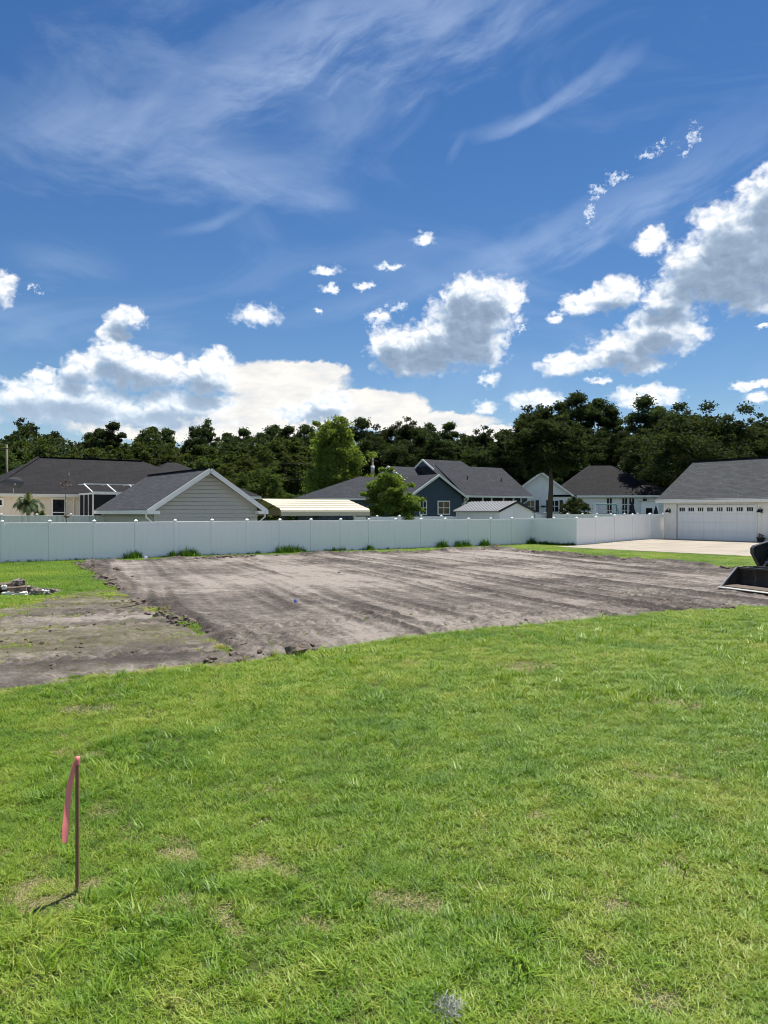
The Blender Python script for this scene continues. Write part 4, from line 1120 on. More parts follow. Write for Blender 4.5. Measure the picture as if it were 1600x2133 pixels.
    X = rs.uniform(-75, 75, n); Y = 112+rs.uniform(0, 14, n)+.02*X; top = 8.2+6.5*fbm(X*.25, X*0, 3, 12, .6)+.02*np.maximum(X, 0); Z = rs.uniform(0, 1, n)**.75*top + hgt(X, Y)
    C = np.stack([X, Y, Z], 1); d = rs.normal(size=(n, 3)); d /= np.linalg.norm(d, axis=1)[:, None]
    s = np.cross(d, rs.normal(size=(n, 3))); s /= np.linalg.norm(s, axis=1)[:, None]; L = rs.uniform(.28, .6, n)[:, None]
    V = np.stack([C-d*L*.5, C+s*L*.4, C+d*L*.5, C-s*L*.4], 1).reshape(-1, 3)
    o = np_mesh('undergrowth', V, np.arange(4*n).reshape(n, 4), M['leaf_dark'])
    tag(o, 'dense dark undergrowth filling the wood behind the houses', 'undergrowth', None, 'stuff')
wood()

def yard_trees():
    t = tree('sweetgum_tree', 'cone', 10.6, 7.8, np.random.RandomState(1), M['leaf_bright'], 'bright green cone shaped tree standing behind the cream carport', 'tree', None, 2.6, 'bark', .2, .10, .24)
    place(t, -4.75, 75.0, 1.0, .4)
    t = tree('small_tree', 'oak', 4.9, 3.7, np.random.RandomState(2), M['leaf_small'], 'small bushy tree with forked trunk in front of the dark blue house', 'tree', None, 3.6, 'bark', .07, .26, .16)
    place(t, .55, 55.5, 1.0, 1.0)
    t = tree('oak_tree', 'oak', 9.6, 6.4, np.random.RandomState(3), M['leaf_dark'], 'tall oak with thick bare lower trunk in front of the white house', 'tree', None, 3.0, 'bark', .25, .66, .22)
    place(t, 13.55, 63.0, 1.0, 2.0)
    t = tree('shrub', 'bush', 3.3, 3.8, np.random.RandomState(4), M['leaf_dark'], 'dark rounded shrub between the oak and the swing set', 'shrub', None, 1.8, 'bark', .06, .08, .15)
    place(t, 18.0, 72.0, 1.0, 0.3)
    t = tree('magnolia_tree', 'oak', 13.0, 14.5, np.random.RandomState(6), M['leaf_dark'], 'huge dark spreading tree towering over the garage roof', 'tree', None, 4.2, 'bark', .35, .14, .30)
    place(t, 33.0, 82.0, 1.0, 1.2)
    t = tree('elm_tree', 'broad', 11.6, 9.0, np.random.RandomState(7), M['leaf_dark'], 'dark tree overhanging the right end of the white house roof', 'tree', None, 2.4, 'bark', .3, .16, .28)
    place(t, 43.0, 84.0, 1.0, 0)
    t = tree('light_shrub', 'bush', 3.2, 4.4, np.random.RandomState(8), M['leaf_shrub'], 'yellowish green shrub at the foot of the cone shaped tree', 'shrub', None, 1.8, 'bark', .05, .05, .16)
    place(t, -5.6, 68.0, 1.0, 0)
    for (x, y, sc, lab, sd_) in ((-12.6, 80, 1.35, 'rounded leafy tree directly behind the carport, left of the cone shaped tree', 9), (-18.5, 88, 1.45, 'leafy tree just behind the ridge of the grey outbuilding', 10)):
        t = tree('leafy_yard_tree', 'broad', 4.6, 4.6, np.random.RandomState(sd_), M['leaf_broad'], lab, 'tree', None, 1.6, 'bark', .09, .06, .17); place(t, x, y, sc, 0)
    t = tree('round_shrub', 'bush', 2.0, 1.1, np.random.RandomState(12), M['leaf_shrub'], 'narrow pale shrub in the gap between outbuilding and carport', 'shrub', None, 1.0, 'bark', .04, .05, .12); place(t, -9.0, 58.0, 1.25, 0)
    t = tree('low_shrub', 'bush', 1.0, 1.2, np.random.RandomState(13), M['leaf_shrub'], 'low yellow green shrub at the foot of the tan house wall', 'shrub', None, .6, 'bark', .03, .05, .10); place(t, -21.4, 47.6, 1.9, 0)
yard_trees()

def palm():
    p = (-21.0, 45.3); rs = np.random.RandomState(21)
    e = thing('palm_tree', (*p, H(*p)), 0.4, 'young feather palm with drooping fronds against the tan house wall', 'palm')
    h = 2.45
    MB().tube([(0,0,-.2),(.02,0,.8),(0,.02,1.7),(.0,0,h)], [.13,.11,.10,.06], 9).build('trunk', M['bark'], e, smooth=True)
    for k in range(22):
        a = k*2.4; up = rs.uniform(-.1, 1.45); L = rs.uniform(.7, 1.05)
        pts = []; x = Vector((0, 0, h)); d = Vector((math.cos(a)*math.cos(up), math.sin(a)*math.cos(up), math.sin(up)))
        for q in range(9):
            pts.append(x.copy()); x = x + d*L/8; d = (d+Vector((0, 0, -.24))).normalized()
        f = MB(); f.tube(pts, [.014]*8+[.004], 5, False)
        for q in range(1, 9):
            for u in range(4):
                c = pts[q-1].lerp(pts[q], u/4); dd = (pts[q]-pts[q-1]).normalized(); s = dd.cross(Vector((0, 0, 1)))
                if s.length < .05: s = Vector((1, 0, 0))
                s.normalize()
                for sg in (-1, 1):
                    ll = .42*(1-.5*abs(q/8-.45)); tip = c + s*sg*ll*.75 + dd*ll*.4 + Vector((0, 0, -.16-.1*rs.rand()))
                    f.poly([c-dd*.022, tip, c+dd*.028])
        f.build('frond', M['leaf_palm'], e)
palm()

def bare_tree():
    p = (-18.4, 44.4); rs = np.random.RandomState(31)
    e = thing('dead_sapling', (*p, H(*p)), 0, 'thin dead sapling with a few withered leaves next to the tan house window', 'tree')
    mb = MB(); mb.tube([(0,0,-.1),(.03,0,1.4),(-.02,0,2.6),(0,0,3.7)], [.035,.03,.018,.008], 6)
    for (z, a, l) in ((3.4,.3,.3),(3.5,2.6,.35),(3.2,4.4,.3),(2.5,1,.2),(1.6,3,.25)): mb.tube([(0,0,z),(math.cos(a)*l*.6,math.sin(a)*l*.6,z+.1),(math.cos(a)*l,math.sin(a)*l,z+.14)], [.012,.009,.004], 5)
    mb.build('trunk', plain('grey_bark', (.2,.17,.14), .9), e)
    leaves('crown', [(.22,.06,3.55,.12,14),(-.26,.15,3.62,.12,14),(-.05,-.2,3.4,.12,12),(0,0,3.75,.1,10),(.03,0,1.75,.16,30),(.0,0,1.35,.14,24)], .13, plain('withered_leaves', (.16,.11,.08), .9), e, rs)
bare_tree()

# ------------------------------------------------------------------ grass
def grass_mat():
    m, N = new_mat('grass_blades')
    at = N.n('ShaderNodeAttribute', attribute_name='tint', attribute_type='INSTANCER').outputs['Fac']
    geo = N.n('ShaderNodeNewGeometry')
    rnd = geo.outputs['Random Per Island']
    t = N.math('ADD', at, N.math('MULTIPLY_ADD', rnd, .34, -.17))
    c = N.ramp(t, [(0.0, (.038, .105, .012)), (.25, (.092, .195, .012)), (.50, (.175, .285, .018)), (.72, (.31, .35, .065)), (.88, (.36, .30, .165)), (1.0, (.42, .345, .235))])
    p = principled(N, c, .46, .26)
    tr = N.n('ShaderNodeBsdfTranslucent'); N.put(tr.inputs[0], N.mix(1.0, c, (1.5, 1.4, .7), 'MULTIPLY'))
    mx = N.n('ShaderNodeMixShader'); mx.inputs[0].default_value = .30
    N.t.links.new(p, mx.inputs[1]); N.t.links.new(tr.outputs[0], mx.inputs[2])
    finish(N, mx.outputs[0]); return m
M['grass'] = grass_mat()

def blades(name, n, rad, hmin, hmax, w, lean, rs, mat, seg=2):
    V = []; F = []
    for i in range(n):
        a = rs.uniform(0, 6.28); r = rad*math.sqrt(rs.rand()); bx, by = math.cos(a)*r, math.sin(a)*r
        h = rs.uniform(hmin, hmax); fa = rs.uniform(0, 6.28); ln = lean*rs.uniform(.4, 1.4)*h
        dx, dy = math.cos(fa), math.sin(fa); ww = w*rs.uniform(.7, 1.3)/2
        b = len(V)
        for q in range(seg):
            t = q/seg; zz = h*(t-.22*t*t*lean); o = ln*t*t
            wq = ww*(1-.45*t)
            V += [(bx+dx*o-dy*wq, by+dy*o+dx*wq, zz), (bx+dx*o+dy*wq, by+dy*o-dx*wq, zz)]
        V.append((bx+dx*ln, by+dy*ln, h*(1-.25*min(1, lean))))
        for q in range(seg-1): F.append((b+2*q, b+2*q+1, b+2*q+3, b+2*q+2))
        F.append((b+2*seg-2, b+2*seg-1, b+2*seg))
    me = bpy.data.meshes.new(name); me.from_pydata(V, [], F); me.materials.append(mat)
    return bpy.data.objects.new(name, me)

def scatter(name, protos, P, rotz, scale, tint, idx, label, cat):
    """one object whose points carry instances of the given blades"""
    pc = bpy.data.collections.new(name+'_pieces')
    for k, p in enumerate(protos):
        p.name = '%s_%02d' % (name, k); pc.objects.link(p)
    me = bpy.data.meshes.new(name); me.vertices.add(len(P)); me.vertices.foreach_set('co', np.asarray(P, np.float32).ravel())
    o = bpy.data.objects.new(name, me); COL.objects.link(o)
    for nm, arr in (('rz', rotz), ('sc', scale), ('tint', tint)):
        a = me.attributes.new(nm, 'FLOAT', 'POINT'); a.data.foreach_set('value', np.asarray(arr, np.float32))
    a = me.attributes.new('idx', 'INT', 'POINT'); a.data.foreach_set('value', np.asarray(idx, np.int32))
    ng = bpy.data.node_groups.new(name, 'GeometryNodeTree')
    ng.interface.new_socket('Geometry', in_out='INPUT', socket_type='NodeSocketGeometry')
    ng.interface.new_socket('Geometry', in_out='OUTPUT', socket_type='NodeSocketGeometry')
    nd = ng.nodes; lk = ng.links.new
    gi = nd.new('NodeGroupInput'); go = nd.new('NodeGroupOutput')
    ci = nd.new('GeometryNodeCollectionInfo'); ci.inputs['Collection'].default_value = pc; ci.inputs['Separate Children'].default_value = True; ci.inputs['Reset Children'].default_value = True
    ip = nd.new('GeometryNodeInstanceOnPoints'); ip.inputs['Pick Instance'].default_value = True
    def attr(nm, ty):
        q = nd.new('GeometryNodeInputNamedAttribute'); q.data_type = ty; q.inputs['Name'].default_value = nm; return q.outputs['Attribute']
    cx = nd.new('ShaderNodeCombineXYZ'); lk(attr('rz', 'FLOAT'), cx.inputs[2])
    er = nd.new('FunctionNodeEulerToRotation'); lk(cx.outputs[0], er.inputs[0])
    lk(gi.outputs[0], ip.inputs['Points']); lk(ci.outputs[0], ip.inputs['Instance']); lk(attr('idx', 'INT'), ip.inputs['Instance Index'])
    lk(er.outputs[0], ip.inputs['Rotation']); lk(attr('sc', 'FLOAT'), ip.inputs['Scale']); lk(ip.outputs[0], go.inputs[0])
    md = o.modifiers.new('scatter', 'NODES'); md.node_group = ng
    tag(o, label, cat, None, 'stuff')
    return o

BARE = [(-1.95,4.50,.28),(-1.78,4.62,.14),(-1.43,5.21,.16),(-1.3,5.1,.12),(-.8,4.93,.15),(-.68,4.88,.14),(-1.27,4.5,.17),(-.87,4.24,.15),(-.95,4.35,.12),(.14,4.44,.17),(.27,4.34,.13),(.55,4.62,.12),(.71,4.71,.13),
        (-.93,6.2,.10),(-1.5,6.14,.14),(1.11,3.79,.13),(1.32,3.53,.12),(1.31,4.44,.14),(-2.1,5.8,.15),(-3.37,8.85,.3),(1.14,5.71,.15),(2.03,11.18,.5),(.05,4.1,.12),(-.3,4.2,.12),(1.9,4.9,.12),(2.4,6.6,.2),(-2.9,7.2,.2),(.3,7.4,.15),(3.4,9.0,.3)]
def bare(x, y):
    b = np.zeros_like(x)
    wx = x+(fbm(x*6, y*6, 3, 5)-.5)*.30; wy = y+(fbm(x*6, y*6, 3, 6)-.5)*.30
    for (bx, by, r) in BARE: b = np.maximum(b, sstep(r*1.15, r*.45, np.hypot((wx-bx)*.75, wy-by)))
    return b*sstep(.22, .46, fbm(x*8, y*8, 3, 7))
def lawn_cover(x, y):
    """how much grass grows here, 0..1, and how much of that is the worn corner"""
    sp = sd_pad(x, y); sw = sd_worn(x, y)
    al2 = x*.93 + y*.36; cr2 = -x*.36 + y*.93
    worn = sstep(.75, -.6, sw)
    wg = np.clip((fbm(al2*.30, cr2*.75, 4, 93)-.30)*3.5, 0, 1)*sstep(.30, .62, fbm(x*2.4, y*2.4, 3, 94, .6))*1.3+.05
    c = sstep(-.12, .22, sp)*(1-worn) + worn*wg*sstep(-.1, .2, sp)
    u = (x-A0[0])*CT + (y-A0[1])*ST; v = -(x-A0[0])*ST + (y-A0[1])*CT
    slab = (u > SLAB_U0-.02) & (v > SLAB_V0) & (v < SLAB_V1+.3)
    behind = (v > -.05) & (u < 33.4)
    return np.where(slab | behind, 0, c), worn

def lawn():
    rs = np.random.RandomState(8); g = M['grass']
    protos = [blades('b', 30, .06, .018, .046, .0040, 1.2, rs, g), blades('b', 30, .065, .02, .05, .0043, 1.4, rs, g), blades('b', 22, .055, .025, .06, .0055, 1.2, rs, g),
              blades('b', 28, .06, .016, .042, .0040, 1.6, rs, g), blades('b', 18, .05, .02, .05, .0068, 1.3, rs, g),
              blades('b', 14, .05, .06, .125, .0046, .9, rs, g, 3), blades('b', 9, .04, .05, .11, .0080, 1.2, rs, g, 3),
              blades('b', 22, .07, .010, .028, .0035, 2.6, rs, g)]
    out = []
    def zone(y0, y1, dens, smin, smax, wedge=.60, margin=.9):
        area_y = np.arange(y0, y1, .05)
        xm = wedge*y1+margin
        n = int(dens*(y1-y0)*2*xm)
        x = rs.uniform(-xm, xm, n); y = rs.uniform(y0, y1, n)
        k = np.abs(x) < wedge*y+margin; x = x[k]; y = y[k]
        cov, worn = lawn_cover(x, y); b = bare(x, y)
        dense = .30+.95*fbm(x*2.6, y*2.6, 4, 15, .65)
        dead = b > rs.uniform(.25, .9, len(x))
        k = (rs.rand(len(x)) < cov*dense)
        x = x[k]; y = y[k]; worn = worn[k]; dead = dead[k]; b = b[k]
        tuft = sstep(.53, .68, fbm(x*.75, y*.75, 4, 18, .6))
        lush = fbm(x*.55, y*.55, 4, 25)
        tint = .41 + (fbm(x*.9, y*.9, 4, 16, .6)-.5)*.42 + (fbm(x*5, y*5, 2, 26)-.5)*.35 + rs.normal(0, .06, len(x)) - tuft*.03
        yel = sstep(.55, .72, fbm(x*1.3, y*1.3, 4, 19, .6)); tint = tint + yel*.07
        idx = rs.randint(0, 5, len(x))
        tall = rs.rand(len(x)) < tuft*.11+.010; idx = np.where(tall, rs.randint(5, 7, len(x)), idx)
        straw = dead | (rs.rand(len(x)) < .04+.12*sstep(.55, .75, fbm(x*2.2, y*2.2, 3, 17))); idx = np.where(straw, 7, idx)
        tint = np.where(straw, rs.uniform(.74, .98, len(x)), tint); tint = np.where(worn > .3, tint+rs.uniform(-.1, .40, len(x)), tint)
        sc = rs.uniform(smin, smax, len(x))*(.78+.5*lush); sc = np.where(worn > .4, sc*.62, sc)
        keep = rs.rand(len(x)) > .35*dead
        out.append((x[keep], y[keep], sc[keep], tint[keep], idx[keep]))
    zone(2.6, 5.0, 900, .75, 1.15)
    zone(5.0, 8.5, 620, .85, 1.3)
    zone(8.5, 13.0, 330, 1.1, 1.6)
    zone(13.0, 20.5, 170, 1.3, 2.0)
    x, y, sc, ti, ix = [np.concatenate(q) for q in zip(*out)]
    P = np.stack([x, y, hgt(x, y)-.004], 1)
    scatter('lawn_grass', protos, P, rs.uniform(0, 6.28, len(x)), sc, np.clip(ti, 0, 1), ix, 'bright green uneven lawn grass with straw coloured patches in the foreground', 'grass')
    # far grass: left lawn, strip at the fence, verge by the driveway
    pf = [blades('f', 46, .16, .04, .10, .012, .9, rs, g), blades('f', 46, .18, .04, .09, .013, 1.1, rs, g), blades('f', 30, .14, .05, .13, .012, .8, rs, g)]
    n = 90000
    x = rs.uniform(-21, 26, n); y = rs.uniform(16, 52, n)
    k = (np.abs(x) < .60*y+1.5); x = x[k]; y = y[k]
    sel = (y > 20.3) | (x < -8)
    cov, worn = lawn_cover(x, y); k = sel & (rs.rand(len(x)) < cov); x = x[k]; y = y[k]; worn = worn[k]
    ti = .34 + (fbm(x*.5, y*.5, 4, 16, .6)-.5)*.6 + rs.normal(0, .07, len(x)); ti = np.where(worn > .5, ti+.25, ti)
    u = (x-A0[0])*CT + (y-A0[1])*ST
    ti = ti + .10*sstep(22, 30, u)
    P = np.stack([x, y, hgt(x, y)-.004], 1)
    scatter('verge_grass', pf, P, rs.uniform(0, 6.28, len(x)), rs.uniform(.7, 1.15, len(x)), np.clip(ti, 0, 1), rs.randint(0, 3, len(x)), 'short mown grass around the dirt pad along the fence and driveway', 'grass')
    # taller weeds left unmown at the foot of the fence
    pw = [blades('w', 26, .16, .15, .48, .020, .35, rs, g, 3), blades('w', 18, .14, .2, .62, .017, .3, rs, g, 3), blades('w', 30, .18, .10, .28, .022, .6, rs, g, 3)]
    uu = rs.uniform(-6, 33.2, 2400); q = fbm(uu*1.1, uu*0+3, 3, 44, .6); k = rs.rand(len(uu)) < sstep(.44, .66, q)*.6+.22; uu = uu[k]
    vv = -.12-np.abs(rs.normal(0, .13, len(uu)))
    X = A0[0]+CT*uu-ST*vv; Y = A0[1]+ST*uu+CT*vv
    k2 = rs.uniform(0, 3.9, 260); X = np.concatenate([X, c1[0]+gdir[0]*k2-CT*.15]); Y = np.concatenate([Y, c1[1]+gdir[1]*k2-ST*.15])
    n = len(X); size = np.concatenate([.42+.75*sstep(.48, .70, q[k]), rs.uniform(.3, .75, 260)])*rs.uniform(.6, 1.1, n)
    scatter('fence_weeds', pw, np.stack([X, Y, hgt(X, Y)-.01], 1), rs.uniform(0, 6.28, n), size, rs.uniform(.0, .25, n), rs.randint(0, 3, n), 'dark unmown weeds along the foot of the white fence', 'weeds')
    # soil clods
    pr = []
    for s in range(4):
        bm = bmesh.new(); bmesh.ops.create_icosphere(bm, subdivisions=2, radius=1.0); r2 = np.random.RandomState(60+s)
        ph = r2.uniform(0, 6.28, 6)
        for v in bm.verts:
            f = 1+.28*math.sin(v.co.x*3+ph[0])*math.sin(v.co.y*3.4+ph[1])+.2*math.sin(v.co.z*5+ph[2]+v.co.x*4); v.co *= f*(.9+.2*r2.rand()); v.co.z *= .7
        me = bpy.data.meshes.new('clod'); bm.to_mesh(me); bm.free(); me.materials.append(M['clod']); pr.append(bpy.data.objects.new('clod', me))
    n = 150000; x = rs.uniform(-14, 16, n); y = rs.uniform(10.5, 48, n); sp = sd_pad(x, y)
    far = sstep(24, 33, y); lft = sstep(-1.0, -2.4, x)*sstep(30, 24, y)
    pr_ = np.where(np.abs(sp+.30) < .6, .5*far+.16*lft*(np.abs(sp+.1) < .35)+.004, .003)*(sp < .35)
    wn = sd_worn(x, y); pr_ = np.where((wn < -.1) & (sp > 0), .05, pr_)
    k = rs.rand(n) < pr_*(.15+1.4*sstep(.42, .65, fbm(x*.9, y*.9, 3, 66)))
    x = x[k]; y = y[k]
    scatter('soil_clods', pr, np.stack([x, y, hgt(x, y)+.03], 1), rs.uniform(0, 6.28, len(x)), np.where(np.abs(sp[k]+.3) < .7, rs.gamma(2.0, .02, k.sum())+.012, rs.gamma(2.0, .008, k.sum())+.006), x*0, rs.randint(0, 4, len(x)), 'dark crumbly soil clods along the edges of the dirt pad', 'soil')
lawn()

# ------------------------------------------------------------------ survey stake with ribbon
def stake():
    p = (-1.82, 4.56); zb = H(*p)
    e = thing('survey_stake', (*p, zb), R(12), 'thin wooden survey stake standing in the lawn, a pink tape tied to its top', 'stake')
    m, N = new_mat('weathered_stake_wood')
    tc = N.n('ShaderNodeTexCoord').outputs['Object']
    n = N.noise(N.vmath('MULTIPLY', tc, (40, 40, 3)), 1.5, 5, .65).outputs['Fac']
    n2 = N.noise(N.vmath('MULTIPLY', tc, (60, 60, 45)), 1.0, 3, .6).outputs['Fac']
    c = N.mix(n, (.13, .075, .04), (.27, .17, .095)); c = N.mix(N.smooth(n2, .6, .75, 0, .7), c, (.05, .035, .025))
    finish(N, principled(N, c, .8, .2, 0, n, .3, .003))
    MB().box(-.009, .009, -.018, .018, -.12, .80).build('shaft', m, e, bevel=.0015)
    m2, N = new_mat('pink_survey_tape')
    tc = N.n('ShaderNodeTexCoord').outputs['Object']
    n = N.noise(tc, 18, 3, .5).outputs['Fac']
    pk = N.mix(n, (.98, .42, .47), (1.0, .58, .60))
    a = principled(N, pk, .35, .4); t = N.n('ShaderNodeBsdfTranslucent'); N.put(t.inputs[0], pk)
    mx = N.n('ShaderNodeMixShader'); mx.inputs[0].default_value = .66; N.t.links.new(a, mx.inputs[1]); N.t.links.new(t.outputs[0], mx.inputs[2]); finish(N, mx.outputs[0])
    w = MB(); w.box(-.0125, .0125, -.0215, .0215, .762, .806); w.tube([(-.012,-.015,.80),(-.004,-.026,.812),(.008,-.024,.79)], .005, 6)
    w.build('tape_knot', m2, e, bevel=.003)
    # hanging strip, twisted a little, with real thickness
    st = MB(); n = 26; f = []; b = []
    for i in range(n+1):
        t = i/n; s = .47*t
        x = -.014 - .040*min(1, t*3.0) + .010*math.sin(t*5) ; y = -.022-.012*t+.006*math.sin(t*9); z = .785-s
        wd = (.008+.0095*min(1, t*4)) * (1 if t < .97 else .7); ca = .30*math.sin(t*4.0)+.15
        dx, dy = math.cos(ca)*wd, math.sin(ca)*wd
        cur = .003*math.sin(t*14)
        f.append([(x-dx, y-dy, z), (x+cur*.3, y-.003, z), (x+dx, y+dy, z)])
        b.append([(x-dx, y-dy+.0012, z), (x+cur*.3, y-.0018, z), (x+dx, y+dy+.0012, z)])
    for i in range(n):
        for k in (0, 1):
            st.poly([f[i][k], f[i][k+1], f[i+1][k+1], f[i+1][k]]); st.poly([b[i][k], b[i+1][k], b[i+1][k+1], b[i][k+1]])
        st.poly([f[i][0], f[i+1][0], b[i+1][0], b[i][0]]); st.poly([f[i][2], b[i][2], b[i+1][2], f[i+1][2]])
    st.build('hanging_tape', m2, e, smooth=True)
stake()

# ------------------------------------------------------------------ marker flags and other small marks
def marker(p, h, col, label, s=.10):
    e = thing('marker_flag', (*p, H(*p)+.02), R(20), label, 'flag')
    MB().tube([(0,0,-.08),(0,0,h)], .003, 6).build('wire', M['steel'], e)
    m = plain('flag_plastic', col, .5, .3, .08)
    f = MB(); pts = [(0,.0,h),(0,0,h-s*.85),(s,.02,h-s*.95),(s*.95,.05,h-s*.2)]
    f.solid(pts+[(x,y+.002,z) for x,y,z in pts], [(0,1,2,3),(7,6,5,4),(0,4,5,1),(1,5,6,2),(2,6,7,3),(3,7,4,0)]); f.build('flag', m, e)
marker((-2.15, 18.35), .16, (.10, .16, .45), 'tiny blue marker flag stuck in the graded soil', .09)
marker((-10.85, 34.7), .28, (.8, .82, .8), 'tiny white marker flag in the grass by the fence', .16)
marker((7.0, 48.0), .20, (.75, .22, .06), 'tiny orange marker flag at the far corner of the dirt pad', .16)

def moss_tuft():
    rs = np.random.RandomState(4); p = (.29, 3.46)
    V = []; F = []
    e = thing('moss_clump', (*p, H(*p)), 0, 'small grey tangle of dry moss lying in the lawn', 'moss')
    mb = MB()
    for k in range(150):
        a = rs.uniform(0, 6.28); r = .055*math.sqrt(rs.rand()); x = Vector((math.cos(a)*r, math.sin(a)*r*1.3, rs.uniform(.0, .035)))
        d = Vector(rs.normal(size=3)); d.z = abs(d.z)*.5; d.normalize(); pts = [x.copy()]
        for q in range(3): x = x+d*.018; d = (d+Vector(rs.normal(size=3))*.7).normalized(); x.z = max(.002, x.z); pts.append(x.copy())
        mb.tube(pts, [.0016]*4, 3, False)
    mb.build('strands', plain('grey_moss', (.30,.32,.28), .9, .1, .3, 20), e)
moss_tuft()

# ------------------------------------------------------------------ heap of broken concrete and logs on the left lawn
def debris():
    rs = np.random.RandomState(14)
    m1 = plain('broken_concrete', (.17, .15, .135), .9, .1, .4, 5, 0, ((.075,.062,.052), .7)); m2 = plain('fresh_break_white', (.74, .73, .70), .8, .15, .15, 8); m3 = plain('old_log', (.20,.15,.115), .9, .1, .35, 7, 0, ((.09,.07,.055), .5))
    G = 'pieces in the rubble heap'
    def chunk(x, y, z, sx, sy, sz, rz, tilt, mat, label, cat):
        bm = bmesh.new(); bmesh.ops.create_cube(bm, size=1.0); bmesh.ops.subdivide_edges(bm, edges=bm.edges, cuts=3, use_grid_fill=True)
        for v in bm.verts:
            c = v.co; c.x *= sx; c.y *= sy; c.z *= sz
            n = Vector(rs.normal(size=3))*min(sx, sy, sz)*.11; v.co = c+n
        me = bpy.data.meshes.new('rubble'); bm.to_mesh(me); bm.free(); me.materials.append(mat)
        o = bpy.data.objects.new('rubble_chunk', me); COL.objects.link(o)
        o.location = (x, y, H(x, y)+z); o.rotation_euler = (tilt, rs.uniform(-.2, .2), rz)
        tag(o, label, cat, G)
    cx, cy = -10.0, 21.0
    LG = 'grey broken concrete lump in the rubble heap on the left lawn'; LW = 'white faced concrete piece at the foot of the rubble heap'
    LT = 'grey broken concrete lump on top of the rubble heap on the left lawn'
    for k in range(60):
        t = rs.rand(); x = cx-.75+1.75*t+rs.normal()*.08; hmax = .34*max(0, 1-abs(t-.33)/.6)+.05
        y = cy+rs.uniform(-.35, .45); z = rs.uniform(.05, 1)**.7*hmax*(1-.6*abs(y-cy)/.5)
        s = rs.uniform(.09, .19)
        chunk(x, y, z, s*rs.uniform(1, 1.7), s, s*rs.uniform(.5, .9), rs.uniform(0, 3), rs.uniform(-.5, .5), m1, LG if z < .16 else LT, 'rubble')
    for (x, y, z, a, b) in ((-10.05,20.55,.06,.30,.2),(-9.75,20.52,.045,.42,-.1),(-9.22,20.9,.08,.17,.5),(-10.25,20.75,.22,.12,.3)):
        chunk(x, y, z, a, .14, .10, b, .1, m2, LW, 'rubble')
    for (x0, y0, z0, x1, y1, z1, r, lab) in ((-10.75,20.75,.16,-10.05,20.9,.27,.10,'dark half round log on the left of the rubble heap'),(-10.1,20.62,.16,-9.62,20.68,.20,.085,'brown log lying on the white pieces of the rubble heap')):
        e = thing('log', (x0, y0, H(x0, y0)), 0, lab, 'log'); mb = MB()
        pts = [(0,0,z0)]+[((x1-x0)*t, (y1-y0)*t+rs.normal()*.01, z0+(z1-z0)*t) for t in (.25,.5,.75,1)]
        mb.tube(pts, [r*rs.uniform(.9, 1.1) for _ in pts], 10); mb.build('trunk_piece', m3, e)
debris()
def twig():
    e = thing('fallen_twig', (-5.9, 17.9, H(-5.9, 17.9)+.03), R(25), 'thin forked twig lying on the churned soil', 'twig')
    mb = MB(); mb.tube([(-.35,0,0),(0,.03,.03),(.3,0,.10),(.5,.05,.22)], [.012,.011,.009,.004], 6); mb.tube([(.1,.02,.05),(.15,.1,.10),(.2,.2,.02)], [.008,.006,.003], 5); mb.build('branch', M['bark'], e)
twig()

